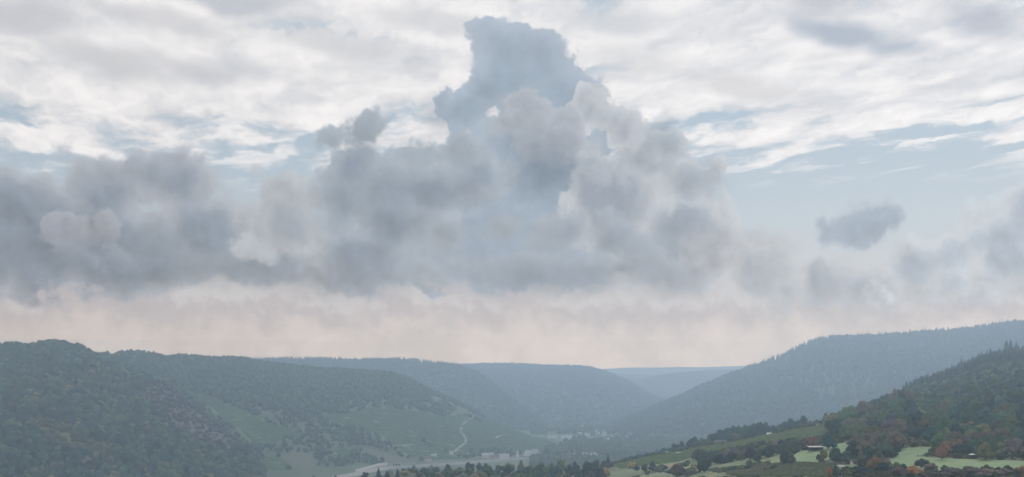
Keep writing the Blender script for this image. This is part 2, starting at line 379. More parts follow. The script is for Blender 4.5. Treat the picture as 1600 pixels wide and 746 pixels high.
# ridges: crest line (bearing, height row), crest distance, foot distance, back distance
RIDGES = {
 'A': dict(crest=[(-22, 4.9), (-8, 5.2), (-3, 5.3), (0, 5.37), (.4, 5.38), (.75, 5.33), (1.0, 5.37), (1.25, 5.41), (1.42, 5.50), (1.64, 5.68), (2.12, 5.83), (2.51, 5.91), (2.73, 6.06), (3.03, 6.33), (3.33, 6.54), (3.76, 6.90), (3.92, 7.05), (4.06, 7.25), (4.22, 7.46), (4.5, 7.85), (5.0, 8.6), (7, 11)],
           dc=[(-22, 3300), (0, 3000), (1.4, 3000), (2.5, 2850), (3.33, 2750), (4.1, 2640), (5, 2450), (7, 2400)], df=[(-22, 2050), (0, 2080), (3, 2200), (4.1, 2350), (5, 2380), (7, 2390)], bk=900, tree=9, nz=46, wl=330, p=1.0),
 'B': dict(crest=[(-22, 5.3), (0, 5.55), (1.2, 5.53), (1.8, 5.52), (2.05, 5.48), (2.4, 5.51), (2.62, 5.57), (2.8, 5.54), (3.3, 5.57), (3.75, 5.56), (4.0, 5.62), (4.3, 5.67), (4.8, 5.72), (5.0, 5.75), (5.3, 5.75), (6.0, 5.80), (6.15, 5.83), (6.4, 5.92), (6.6, 6.02), (6.8, 6.12), (7.0, 6.2), (7.3, 6.34), (7.55, 6.48), (8.0, 6.65), (8.3, 6.8), (8.6, 6.89), (9.0, 6.955), (9.5, 7.01), (10.2, 7.15), (12, 8.0)],
           dc=[(-22, 3700), (1, 3550), (2.5, 3700), (4.5, 4050), (6, 4150), (7.5, 4100), (8.3, 3950), (9, 3850), (9.5, 3790), (10.2, 3600)], df=[(-22, 2700), (2, 2680), (4.5, 2760), (6, 2960), (7, 3120), (8, 3300), (9, 3450), (9.5, 3500), (10.2, 3520)], bk=900, tree=8, nz=38, wl=380, p=.92),
 'C': dict(crest=[(-22, 5.5), (0, 5.6), (2.9, 5.57), (3.7, 5.60), (4.05, 5.60), (4.4, 5.585), (5.0, 5.585), (5.4, 5.60), (5.8, 5.60), (6.2, 5.59), (6.4, 5.60), (6.8, 5.64), (7.1, 5.68), (7.4, 5.77), (7.65, 5.92), (7.9, 6.12), (8.15, 6.33), (8.4, 6.52), (8.7, 6.77), (9, 7.2), (10, 9)],
           dc=[(-22, 6500), (3, 6100), (7.1, 5950), (7.65, 5750), (8.4, 5300), (8.7, 4950), (10, 4700)], df=[(-22, 4900), (7, 4850), (8.4, 4800), (8.7, 4650), (10, 4600)], bk=1100, tree=13, nz=46, wl=600, p=1.0),
 'D': dict(crest=[(-22, 5.7), (6, 5.68), (7.1, 5.69), (7.5, 5.68), (8.0, 5.67), (8.5, 5.70), (9.0, 5.71), (9.25, 5.73), (9.5, 5.81), (9.65, 5.87), (9.9, 5.99), (10.1, 6.12), (10.3, 6.2), (10.5, 6.27), (11, 6.45), (11.8, 6.7), (13, 7.2)],
           dc=[(-22, 8300), (8, 8200), (9.5, 7800), (10.4, 7200), (11.8, 6700), (13, 6400)], df=[(-22, 5600), (8, 5500), (9.2, 5500), (10.4, 6000), (13, 6200)], bk=1500, tree=12, nz=50, wl=800, p=1.0),
 'E': dict(crest=[(7, 9), (8.6, 7.0), (9.0, 6.77), (9.3, 6.69), (9.6, 6.59), (9.85, 6.49), (10.0, 6.42), (10.2, 6.34), (10.4, 6.26), (10.6, 6.18), (10.8, 6.08), (11.0, 6.0), (11.2, 5.92), (11.5, 5.79), (11.7, 5.72), (12.0, 5.62), (12.3, 5.50), (12.5, 5.39), (12.75, 5.28), (13, 5.235), (13.4, 5.23), (14, 5.20), (14.5, 5.15), (15, 5.13), (15.4, 5.07), (15.6, 5.04), (16, 4.99), (18, 4.95), (24, 5.0), (34, 5.1)],
           dc=[(7, 4900), (9, 5000), (9.85, 5400), (11, 5700), (13, 5700), (16, 5600), (34, 5400)], df=[(7, 4550), (9, 4450), (11, 4200), (16, 3500), (34, 3300)], bk=1200, tree=14, nz=42, wl=520, p=.95),
 'G': dict(crest=[(7, 6.2), (9.3, 5.87), (9.6, 5.875), (10.0, 5.90), (10.2, 5.855), (10.5, 5.80), (11, 5.765), (11.6, 5.745), (12.5, 5.72), (20, 5.7)],
           dc=[(7, 9300), (20, 9300)], df=[(7, 8400), (20, 8400)], bk=1800, tree=12, nz=40, wl=1200, p=1.0),
 'K': dict(crest=[(-22, 5.8), (6, 5.85), (9.3, 5.835), (9.8, 5.85), (10.4, 5.86), (20, 5.85)],
           dc=[(-22, 9900), (20, 9900)], df=[(-22, 9500), (20, 9500)], bk=900, tree=0, nz=20, wl=1500, p=1.0),
 'F': dict(crest=[(-22, 5.74), (6, 5.76), (9.5, 5.765), (9.8, 5.745), (10.3, 5.745), (10.6, 5.735), (11, 5.74), (11.6, 5.72), (14, 5.72), (38, 5.7)],
           dc=[(-22, 10900), (38, 10900)], df=[(-22, 10100), (38, 10100)], bk=600, tree=0, nz=30, wl=2500, p=1.0),
 'H': dict(crest=[(11.5, 7.4), (12.3, 6.85), (12.85, 6.60), (13.2, 6.50), (13.5, 6.42), (13.8, 6.27), (14.0, 6.16), (14.25, 5.98), (14.4, 5.93), (14.6, 5.87), (14.8, 5.80), (15.0, 5.72), (15.15, 5.65), (15.3, 5.58), (15.5, 5.52), (15.85, 5.46), (16, 5.44), (18, 5.15), (22, 4.9), (36, 4.9)],
           dc=[(11.5, 1500), (12.85, 1680), (14.25, 2150), (16, 2450), (22, 2500), (36, 2500)], df=[(11.5, 1250), (12.85, 1280), (14, 1220), (16, 1250), (22, 1250), (36, 1250)], bk=900, tree=13, nz=12, wl=170, p=1.0, foot='G'),
}

def height(X, D, full=False):
    X = np.asarray(X, float); D = np.asarray(D, float)
    wx = (X - CX) / F * D
    z = baseh(X, D)
    own = np.zeros(z.shape, int)
    z = z + vnoise(wx, D, 90, 3, .5, 3) * sstep(300, 900, D) * 5.0 * (z > FLOOR + 3)
    for i, (k, r) in enumerate(RIDGES.items(), 1):
        dc = itp(X, r['dc']); df = itp(X, r['df']); zc = zof(itp(X, r['crest']), dc) - r['tree']
        zf = baseh(X, df) if r.get('foot') else FLOOR
        n = vnoise(wx, D * .6, r['wl'], 5, .5, 20 + i)
        dw = D + n * 0.0
        s = np.clip((dw - df) / (dc - df), 0, 1)
        pr = s ** r['p']; pr = pr + 0.10 * np.sin(math.pi * s) * (1 if r['p'] <= 1 else 0)
        pr = np.minimum(pr, 1.0)
        zz = zf + (zc - zf) * pr
        zz = zz + n * r['nz'] * np.sin(math.pi * s) * np.clip((zc - zf) / 120, 0, 1)
        t = np.clip((D - dc) / r['bk'], 0, 1)
        zz = np.where(D > dc, zc - (zc - FLOOR + 20) * sstep(0, 1, t) * 1.0, zz)
        zz = np.where((zc < zf + 1) | (D < df), -50, zz)
        own = np.where(zz > z, i, own)
        z = np.maximum(z, zz)
    return (z, own) if full else z

colsX = np.concatenate([np.arange(-20, -3, .4), np.arange(-3, 19, .05), np.arange(19, 36.01, .4)])
rowsD = np.concatenate([np.geomspace(25, 600, 50)[:-1], np.geomspace(600, 4600, 560)[:-1], np.geomspace(4600, 9000, 160)[:-1], np.geomspace(9000, 11480, 90)])
GX, GD = np.meshgrid(colsX, rowsD)                        # rows: distance
GZ, GO = height(GX, GD, True)
GY = HY + (EYE - GZ) / GD * F                             # apparent row of every ground point
RUN = np.minimum.accumulate(GY, axis=0)                   # what stands in front of it

def gidx(X, D):
    fx = np.interp(X, colsX, np.arange(len(colsX))); fy = np.interp(np.log(D), np.log(rowsD), np.arange(len(rowsD)))
    return fx, fy
def samp(A, X, D):
    fx, fy = gidx(X, D)
    x0 = np.minimum(fx.astype(int) if hasattr(fx, 'astype') else int(fx), len(colsX) - 2); y0 = np.minimum(fy.astype(int) if hasattr(fy, 'astype') else int(fy), len(rowsD) - 2)
    a = fx - x0; b = fy - y0
    return (A[y0, x0] * (1 - a) + A[y0, x0 + 1] * a) * (1 - b) + (A[y0 + 1, x0] * (1 - a) + A[y0 + 1, x0 + 1] * a) * b
def gz(X, D): return samp(GZ, X, D)
def wpos(X, D, dz=0.0):
    return Vector(((X - CX) / F * D, D, float(gz(X, D)) + dz))
def hit(X, Y, dmin=500.0, dmax=20000.0):                  # the ground seen on that bearing at that row
    c = int(round(float(np.interp(X, colsX, np.arange(len(colsX))))))
    g = GY[:, c]
    for j in range(1, len(rowsD)):
        if rowsD[j] < dmin: continue
        if rowsD[j] > dmax: break
        if g[j] <= Y:
            t = (g[j - 1] - Y) / max(1e-6, g[j - 1] - g[j]) if g[j - 1] > Y else 0.0
            return rowsD[j - 1] + t * (rowsD[j] - rowsD[j - 1])
    return min(dmax, rowsD[-1])

def inpoly(X, Y, poly):
    X = np.asarray(X); Y = np.asarray(Y); ins = np.zeros(X.shape, bool)
    n = len(poly)
    for i in range(n):
        x1, y1 = poly[i]; x2, y2 = poly[(i + 1) % n]
        if y1 == y2: continue
        c = ((y1 > Y) != (y2 > Y)) & (X < (x2 - x1) * (Y - y1) / (y2 - y1) + x1)
        ins ^= c
    return ins

# ---- land use, as outlines on the slopes
V_B = [[(5.0, 6.5), (5.5, 6.42), (5.9, 6.33), (6.5, 6.42), (6.95, 6.52), (7.25, 6.45), (7.55, 6.5), (8.3, 6.78), (9.6, 7.0), (9.3, 7.12), (8.3, 7.1), (7.9, 7.02), (7.5, 7.04), (7.1, 7.2), (6.7, 7.2), (6.35, 7.12), (6.1, 6.98), (5.9, 6.8), (5.4, 6.68)],
       [(2.95, 6.15), (3.3, 6.2), (3.8, 6.42), (4.3, 6.62), (4.7, 6.8), (4.2, 6.95), (4.0, 7.0), (3.7, 6.75), (3.4, 6.5)],
       [(5.2, 7.0), (5.6, 6.98), (5.5, 7.1), (5.2, 7.15)], [(4.0, 7.15), (4.4, 7.15), (4.6, 7.45), (4.0, 7.46)]]
BARE = [[(5.55, 6.93), (5.85, 7.0), (6.2, 7.12), (6.55, 7.24), (6.1, 7.27), (5.75, 7.12)], [(4.3, 7.08), (4.75, 7.06), (5.0, 7.2), (4.75, 7.38), (4.5, 7.3)], [(6.62, 7.16), (6.95, 7.2), (7.0, 7.25), (6.6, 7.26)]]
ROCK = [[(2.2, 5.98), (2.55, 5.95), (2.8, 6.12), (3.05, 6.36), (3.4, 6.62), (3.8, 6.98), (3.6, 7.1), (3.2, 7.0), (2.8, 6.8), (2.45, 6.5), (2.2, 6.25)]]
YEL = [[(.3, 6.5), (.7, 6.55), (1.2, 6.75), (1.5, 7.0), (1.0, 7.05), (.6, 6.8)], [(1.6, 6.85), (2.0, 7.0), (1.7, 7.2), (1.3, 7.1)]]
V_R = [(9.6, 7.27), (10, 7.18), (11, 7.0), (11.5, 6.92), (12, 6.81), (12.6, 6.70), (12.95, 6.65), (12.9, 6.85), (12.3, 6.88), (11.8, 6.92), (11.0, 7.1), (10.6, 7.22), (10.0, 7.29), (9.7, 7.32)]
MEADOW = [[(12.38, 7.1), (12.5, 7.06), (12.9, 6.98), (13.3, 6.9), (13.3, 7.1), (12.7, 7.24), (12.35, 7.2)], [(13.4, 7.0), (13.6, 6.98), (13.5, 7.06)], [(13.05, 7.28), (13.35, 7.24), (13.4, 7.34), (13.1, 7.36)],
          [(13.7, 7.22), (14.2, 7.12), (14.7, 7.16), (15.8, 7.2), (16.4, 7.24), (16.4, 7.4), (15.6, 7.32), (14.6, 7.36), (14.0, 7.3)], [(14.1, 7.0), (14.7, 6.98), (14.4, 7.12), (14.0, 7.16)], [(14.75, 6.7), (15.05, 6.68), (15.0, 6.75)]]
ROUGH = [(9.6, 7.3), (10.4, 7.22), (11.2, 7.12), (12.3, 7.08), (12.4, 7.22), (13.0, 7.28), (13.0, 7.5), (9.2, 7.5)]
STRIPE = [(11.0, 7.36), (12.3, 7.24), (13.0, 7.27), (13.0, 7.46), (11.5, 7.46)]

wxG = (GX - CX) / F * GD
jx = vnoise(wxG, GD, 60, 3, .5, 71) * .10; jy = vnoise(wxG, GD, 60, 3, .5, 72) * .05
PX, PY = GX + jx, GY + jy
vis = GY <= RUN + 0.02
land = np.zeros(GX.shape + (3,)); land[:] = (0.040, 0.050, 0.026)
n1 = vnoise(wxG, GD, 140, 4, .55, 81)[..., None]
land = land * (1 + n1 * .9)
def paint(m, c, var=.5):
    cc = np.array(c) * (1 + n1 * var)
    land[m] = cc[m]
floor_m = (GO == 0) & (GZ < FLOOR + 4)
paint(floor_m, (0.058, 0.085, 0.045), 1.0)
other = np.isin(GO, (3, 4, 5, 6, 7, 8)); paint(other, (0.034, 0.046, 0.044), .3); paint(GO == 6, (0.02, 0.03, 0.03), .2); paint(GO == 7, (0.10, 0.11, 0.09), .3); paint(GO == 8, (0.24, 0.23, 0.19), .3)  # farthest ridges painted paler, haze put into the colour; nearer one darker against them
B = GO == 2
paint(B & (GY > 6.0), (0.058, 0.082, 0.045), .8)
cell = hash2(np.floor((wxG + GD * .35) / 75), np.floor((GD - wxG * .2) / 130), 9)
for p in V_B:
    m = B & inpoly(PX, PY, p)
    cc = np.array((0.085, 0.135, 0.060))[None, None] * (0.86 + .25 * cell[..., None]); cc = cc * 1.0
    land[m] = cc[m]
m = B & ~np.any([inpoly(PX, PY, p) for p in V_B], axis=0) & (vnoise(wxG, GD, 260, 3, .5, 90) > .03) & (GY > 6.1); paint(m, (0.058, 0.088, 0.045), .6)
for p in BARE: paint(inpoly(PX, PY, p) & (B | (GO == 0)) & (GD > 2500), (0.084, 0.094, 0.066), .5)
for p in [[(7.22, 6.98), (7.6, 6.92), (7.9, 7.0), (7.5, 7.1), (7.3, 7.1)], [(7.0, 6.5), (7.25, 6.52), (7.15, 6.62), (6.95, 6.58)]]: paint(inpoly(PX, PY, p) & B, (0.11, 0.14, 0.065), .3)
A = GO == 1
for p in ROCK: paint(A & inpoly(PX, PY, p), (0.075, 0.068, 0.072), 1.3)
for p in YEL: paint(A & inpoly(PX, PY, p), (0.12, 0.13, 0.06), .6)
near = (GD < 1700) & (GO == 0)
paint(near & (GX > 9.3) & inpoly(PX, PY, ROUGH), (0.125, 0.160, 0.078), 1.1)
stripes = (np.sin((PY * 60 + PX * 6)) > .2)
paint(near & inpoly(PX, PY, ROUGH) & (vnoise(wxG, GD * .35, 50, 3, .6, 33) > .12), (0.19, 0.18, 0.085), .6)
paint(near & inpoly(PX, PY, V_R), (0.135, 0.180, 0.074), .6)
paint(near & inpoly(PX, PY, STRIPE), (0.135, 0.150, 0.085), .7)
for p in MEADOW: paint(near & inpoly(GX + jx * .3, GY + jy * .3, p), (0.150, 0.225, 0.105), .5)
paint(near & inpoly(PX, PY, [(10.5, 7.19), (11.0, 7.09), (11.6, 7.0), (12.3, 6.93), (12.3, 6.96), (11.6, 7.03), (11.0, 7.12), (10.5, 7.23)]), (0.22, 0.24, 0.10), .4)
land = np.clip(land, .01, .6)
MASK_CLEAR = near & (inpoly(PX, PY, V_R) | inpoly(PX, PY, STRIPE) | np.any([inpoly(PX, PY, p) for p in MEADOW], axis=0))

def simple_mat(name, base, rough=.9, var=.25, scale=1.0, attr=None, objcol=False, trans=0.0, spec=0.2):
    mt = bpy.data.materials.new(name); mt.use_nodes = True
    t = mt.node_tree; t.nodes.clear(); N = NT(t)
    geo = t.nodes.new('ShaderNodeNewGeometry').outputs['Position']
    if attr:
        an = t.nodes.new('ShaderNodeAttribute'); an.attribute_name = attr; c = an.outputs['Color']
        if name == 'ground_mat':                          # coarse tufts, worn turf and bare spots
            c = N.v('SCALE', c, N.mad(N.sub(N.noise(geo, .55, 5, .65), .5), .9, 1.0))
            c = N.mix(N.mul(N.ss(N.noise(geo, .03, 6, .65), .52, .68), .45), c, N.v('MULTIPLY', c, (1.45, 1.08, .80)))
    elif objcol:
        c = t.nodes.new('ShaderNodeObjectInfo').outputs['Color']
    else:
        c = N.mix(0.0, base, base)
    g = N.mad(N.sub(N.noise(geo, scale, 5, .6), .5), var * 2, 1.0)
    c = N.v('SCALE', c, g)
    if trans:
        d = t.nodes.new('ShaderNodeBsdfDiffuse'); t.links.new(c, d.inputs[0])
        tr = t.nodes.new('ShaderNodeBsdfTranslucent'); t.links.new(c, tr.inputs[0])
        mxs = t.nodes.new('ShaderNodeMixShader'); mxs.inputs[0].default_value = trans
        t.links.new(d.outputs[0], mxs.inputs[1]); t.links.new(tr.outputs[0], mxs.inputs[2]); sh_ = mxs.outputs[0]
    else:
        b = t.nodes.new('ShaderNodeBsdfPrincipled'); t.links.new(c, b.inputs['Base Color']); b.inputs['Roughness'].default_value = rough
        b.inputs['Specular IOR Level'].default_value = spec; sh_ = b.outputs[0]
    o = t.nodes.new('ShaderNodeOutputMaterial'); t.links.new(sh_, o.inputs[0])
    return mt

def tag(o, label=None, cat=None, group=None, kind=None):
    if label: o['label'] = label
    if cat: o['category'] = cat
    if group: o['group'] = group
    if kind: o['kind'] = kind
    return o

def mesh_np(name, V, Fq, attr=None, smooth=False, tri=False):
    me = bpy.data.meshes.new(name)
    V = np.ascontiguousarray(V, np.float32); k = Fq.shape[1]
    me.vertices.add(len(V)); me.vertices.foreach_set('co', V.ravel())
    me.loops.add(Fq.size); me.loops.foreach_set('vertex_index', np.ascontiguousarray(Fq, np.int32).ravel())
    me.polygons.add(len(Fq)); me.polygons.foreach_set('loop_start', np.arange(0, Fq.size, k, dtype=np.int32))
    me.polygons.foreach_set('loop_total', np.full(len(Fq), k, np.int32))
    if smooth: me.polygons.foreach_set('use_smooth', np.ones(len(Fq), bool))
    if attr is not None:
        a = me.attributes.new('tint', 'FLOAT_COLOR', 'POINT')
        a.data.foreach_set('color', np.concatenate([attr, np.ones((len(attr), 1))], 1).astype(np.float32).ravel())
    me.update(calc_edges=True)
    return me

def link(name, me, mat, parent=None):
    o = bpy.data.objects.new(name, me); col.objects.link(o)
    if mat is not None and not me.materials: me.materials.append(mat)
    if parent: o.parent = parent
    return o

nr, nc = GX.shape
idx = np.arange(nr * nc).reshape(nr, nc)
Fg = np.stack([idx[:-1, :-1], idx[:-1, 1:], idx[1:, 1:], idx[1:, :-1]], -1).reshape(-1, 4)
Vg = np.stack([wxG, GD, GZ], -1).reshape(-1, 3)
me = mesh_np('ground', Vg, Fg, land.reshape(-1, 3), smooth=True)
gmat = simple_mat('ground_mat', None, var=.45, scale=.09, attr='tint')
ground = tag(link('ground', me, gmat), kind='structure')

# ------------------------------------------------------------------ haze: one even box of air round everything
hb = bmesh.new(); bmesh.ops.create_cube(hb, size=1.0)
bmesh.ops.scale(hb, vec=(30000, 12000, 490), verts=hb.verts); bmesh.ops.translate(hb, vec=(0, 5500, 253), verts=hb.verts)
hm = bpy.data.meshes.new('haze'); hb.to_mesh(hm); hb.free()
hz = bpy.data.materials.new('haze_mat'); hz.use_nodes = True
ht = hz.node_tree; ht.nodes.clear()
pv = ht.nodes.new('ShaderNodeVolumePrincipled')
HAZE_DENSITY = 1.8e-4
pv.inputs['Color'].default_value = (0.60, 0.785, 0.99, 1)
pv.inputs['Density'].default_value = HAZE_DENSITY
pv.inputs['Anisotropy'].default_value = 0.6
ho = ht.nodes.new('ShaderNodeOutputMaterial'); ht.links.new(pv.outputs[0], ho.inputs['Volume'])
hz.cycles.homogeneous_volume = True if hasattr(hz.cycles, 'homogeneous_volume') else None
haze = tag(link('haze', hm, hz), kind='stuff')

# =================================================================== TREES
def ico(sub, r=1.0):
    b = bmesh.new(); bmesh.ops.create_icosphere(b, subdivisions=sub, radius=r)
    V = np.array([v.co[:] for v in b.verts]); Ff = np.array([[v.index for v in f.verts] for f in b.faces]); b.free()
    return V, Ff
ICO1, ICO2 = ico(1), ico(2)
ICO3 = ico(3)

def leaf_tris(c, n, size, rg):                            # small leaf sprays at points c with facing n
    m = len(c)
    nn = n + rg.normal(0, .55, (m, 3)); nn /= np.linalg.norm(nn, axis=1)[:, None] + 1e-9
    t = np.cross(nn, rg.normal(0, 1, (m, 3))); t /= np.linalg.norm(t, axis=1)[:, None] + 1e-9
    b = np.cross(nn, t)
    s = size * rg.uniform(.6, 1.35, (m, 1))
    V = np.stack([c + t * s, c - t * s * .5 + b * s * .87, c - t * s * .5 - b * s * .87], 1).reshape(-1, 3)
    return V, np.arange(3 * m).reshape(-1, 3)

def crown_broad(rg, lobes, leaves, leafsize, core=ICO2, tall=1.0, lowcut=-.55):
    """rounded crown of several lobes, unit radius about, centre at 0; returns vertices, triangles"""
    cs, rs = [np.zeros(3)], [.62]
    for i in range(lobes):
        a = 2 * math.pi * (i + rg.uniform(-.3, .3)) / lobes; el = rg.uniform(-.35, .95)
        d = np.array([math.cos(a) * math.cos(el), math.sin(a) * math.cos(el), math.sin(el)])
        cs.append(d * rg.uniform(.40, .78)); rs.append(rg.uniform(.24, .44))
    cs.append(np.array([rg.uniform(-.2, .2), rg.uniform(-.2, .2), .6])); rs.append(rg.uniform(.3, .42))
    V, T, off = [], [], 0
    for c, r in zip(cs, rs):
        v = core[0] * (r * .84) * (1 + rg.normal(0, .07, (len(core[0]), 1))) + c
        V.append(v); T.append(core[1] + off); off += len(v)
    w = np.array(rs) ** 2; w /= w.sum()
    for c, r, k in zip(cs, rs, rg.multinomial(leaves, w)):
        d = rg.normal(0, 1, (k, 3)); d /= np.linalg.norm(d, axis=1)[:, None]
        d[:, 2] = np.where(d[:, 2] < lowcut, -d[:, 2], d[:, 2])
        p = c + d * r * rg.uniform(.82, 1.12, (k, 1))
        v, t = leaf_tris(p, d, leafsize, rg); V.append(v); T.append(t + off); off += len(v)
    V = np.concatenate(V); V[:, 2] *= tall
    return V, np.concatenate(T)

def crown_conifer(rg, tiers, per, leafsize, slim=.34):
    """spire crown from z=0 to 1, half width slim at the foot"""
    V, T, off = [], [], 0
    n = 9; zz = np.linspace(0, 1, 6); ring = []
    for z in zz:
        r = slim * .72 * (1 - z) ** .85 + .004
        a = np.arange(n) * 2 * math.pi / n + rg.uniform(0, 1)
        ring.append(np.stack([np.cos(a) * r, np.sin(a) * r, np.full(n, z * .97)], 1))
    V.append(np.concatenate(ring)); q = []
    for i in range(5):
        for j in range(n):
            a, b = i * n + j, i * n + (j + 1) % n
            q += [[a, b, b + n], [a, b + n, a + n]]
    T.append(np.array(q)); off = 6 * n
    for i in range(tiers):
        z0 = (i + .2) / tiers; r = slim * (1 - z0) ** .9 * rg.uniform(.82, 1.1)
        k = max(4, int(per * (1 - z0 * .7)))
        a = np.arange(k) * 2 * math.pi / k + rg.uniform(0, 6)
        for f in (.55, .95):
            rr = r * f * rg.uniform(.8, 1.2, k)
            p = np.stack([np.cos(a) * rr, np.sin(a) * rr, z0 + .06 - .09 * f + rg.normal(0, .012, k)], 1)
            d = np.stack([np.cos(a) * .7, np.sin(a) * .7, np.full(k, .75)], 1)
            v, t = leaf_tris(p, d, leafsize * (1 - .45 * z0), rg); V.append(v); T.append(t + off); off += len(v)
    return np.concatenate(V), np.concatenate(T)

def limb_mesh(segs):                                      # tapered tubes: (p0, r0, p1, r1)
    V, Fq, off = [], [], 0; n = 7
    for p0, r0, p1, r1 in segs:
        p0, p1 = np.array(p0, float), np.array(p1, float); d = p1 - p0; d /= np.linalg.norm(d)
        t = np.cross(d, [.31, .95, .1]); t /= np.linalg.norm(t); b = np.cross(d, t)
        a = np.arange(n) * 2 * math.pi / n
        c = np.cos(a)[:, None] * t + np.sin(a)[:, None] * b
        V += [p0 + c * r0, p1 + c * r1]
        Fq += [[off + i, off + (i + 1) % n, off + n + (i + 1) % n, off + n + i] for i in range(n)]; off += 2 * n
    return np.concatenate(V), np.array(Fq)

leaf_mat = simple_mat('leaf_mat', None, var=.45, scale=.35, objcol=True, trans=.22)
leaf_stuff = simple_mat('leaf_stuff_mat', None, var=.35, scale=.12, attr='tint', trans=.2)
bark = simple_mat('bark_mat', (0.06, 0.048, 0.038), var=.3, scale=2.0)

rp = np.random.default_rng(77)
def trunk_broad(rg, h_crown, R_):                         # unit tree: total height 1, crown centred at h_crown with half width R_
    segs = [((0, 0, -.03), .030, (.005, 0, h_crown * .55), .021), ((.005, 0, h_crown * .55), .021, (.0, .01, h_crown), .013)]
    for i in range(5):
        a = i * 1.3 + rg.uniform(0, .5); z = h_crown * rg.uniform(.45, .8)
        segs.append(((0, 0, z), .013, (math.cos(a) * R_ * .65, math.sin(a) * R_ * .65, z + .22), .004))
    return limb_mesh(segs)

# unit trees (height 1): dense head, wide head, tall head
PROTO = []
for i in range(9):
    wide = (.36, .43, .50)[i % 3]
    V, T = crown_broad(rp, 8 + i % 3, 1500, .085, ICO2)
    rz = (V[:, 2].max() - V[:, 2].min()) / 2
    foot = (.07, .11, .04)[i // 3]
    V = V * np.array([wide, wide, 1.0]); V[:, 2] = (V[:, 2] - V[:, 2].min()) / (2 * rz) * (1 - foot) + foot
    ctr = foot + (1 - foot) * .5
    cm = mesh_np('crown', V, T); cm.materials.append(leaf_mat)
    tv, tf = trunk_broad(rp, ctr, wide); tm = mesh_np('trunk', tv, tf, smooth=True); tm.materials.append(bark)
    PROTO.append((cm, tm))
CONI = []
for i in range(4):
    V, T = crown_conifer(rp, 15, 15, .055, (.24, .20, .28, .22)[i])
    V[:, 2] = V[:, 2] * .92 + .08
    cm = mesh_np('crown', V, T); cm.materials.append(leaf_mat)
    tv, tf = limb_mesh([((0, 0, -.03), .022, (0, 0, .6), .010), ((0, 0, .6), .010, (0, 0, .97), .003)])
    tm = mesh_np('trunk', tv, tf, smooth=True); tm.materials.append(bark); CONI.append((cm, tm))
BUSH = []
for i in range(4):
    V, T = crown_broad(rp, 7, 620, .11, ICO2)
    V[:, 2] = (V[:, 2] - V[:, 2].min()) / (V[:, 2].max() - V[:, 2].min()) * .98; V[:, :2] *= .8
    cm = mesh_np('crown', V, T); cm.materials.append(leaf_mat); BUSH.append((cm, None))

def add_tree(name, X, D, h, w=1.0, tint=(.05, .07, .03), proto=None, label=None, cat='tree', group=None, sink=0.0):
    """a tree at its place; h metres high, w multiplies its spread"""
    pr = proto or PROTO[random.randrange(9)]
    p = wpos(X, D, -sink)
    r = bpy.data.objects.new(name, None); col.objects.link(r); r.location = p
    r.rotation_euler = (0, 0, random.uniform(0, 6.28)); r.scale = (h * w, h * w, h)
    r.empty_display_size = .5
    tag(r, label, cat, group)
    if pr[1]:
        t = bpy.data.objects.new('trunk', pr[1]); col.objects.link(t); t.parent = r
    c = bpy.data.objects.new('crown', pr[0]); col.objects.link(c); c.parent = r
    c.color = (min(.5, tint[0] * 1.8), min(.38, tint[1] * 2.05), tint[2] * 2.5, 1)
    return r

GREEN = (.062, .092, .045); DARK = (.036, .058, .044); OLIVE = (.105, .110, .048); RUST = (.145, .105, .068); BROWN = (.115, .098, .068)
YELLOW = (.50, .33, .06); ORANGE = (.42, .20, .06); PALE = (.13, .16, .07); BLUEG = (.045, .078, .064); GOLD = (.22, .17, .06)
def vary(t, k=.22):
    g = 1 + random.uniform(-k, k); return tuple(max(.008, c * g * (1 + random.uniform(-.08, .08))) for c in t)
def pick(ws):
    x = random.random() * sum(w for w, _ in ws)
    for w, t in ws:
        x -= w
        if x <= 0: return vary(t)
    return vary(ws[-1][1])

# ---- forest masses
def far_conifer():
    V, Fq = [], []
    n = 6
    for (z0, z1, r) in ((.05, .6, .30), (.35, 1.0, .2)):
        o = len(V)
        for j in range(n): V.append((math.cos(j * 2 * math.pi / n) * r, math.sin(j * 2 * math.pi / n) * r, z0))
        V.append((0, 0, z1)); Fq += [[o + j, o + (j + 1) % n, o + n] for j in range(n)]
    return np.array(V), np.array(Fq)
def far_blob(rg, tris, core=ICO1, jit=.13):
    v = core[0] * (1 + rg.normal(0, jit, (len(core[0]), 1))); V = [v]; T = [core[1]]
    if tris:
        d = rg.normal(0, 1, (tris, 3)); d /= np.linalg.norm(d, axis=1)[:, None]; d[:, 2] = np.abs(d[:, 2]) * 1.0 - .1
        lv, lt = leaf_tris(d * rg.uniform(.9, 1.12, (tris, 1)), d, .24, rg); V.append(lv); T.append(lt + len(v))
    V = np.concatenate(V) * np.array([.5, .5, .52]); V[:, 2] += .46
    return V, np.concatenate(T)
rf = np.random.default_rng(9)
PR_FARC = [far_conifer()]
PR_LOW = [far_blob(rf, 0, ICO1, .16) for _ in range(5)]
PR_MID = [far_blob(rf, 64, ICO2, .17) for _ in range(6)]
def near_blob(rg):
    V, T = crown_broad(rg, 5, 150, .17, ICO1)
    V = V * np.array([.52, .52, .5]); V[:, 2] -= V[:, 2].min(); return V, T
PR_NEAR = [near_blob(rf) for _ in range(6)]
def con_near(rg):
    V, T = crown_conifer(rg, 9, 9, .07, .25); return V, T
PR_CONN = [con_near(rf) for _ in range(3)]

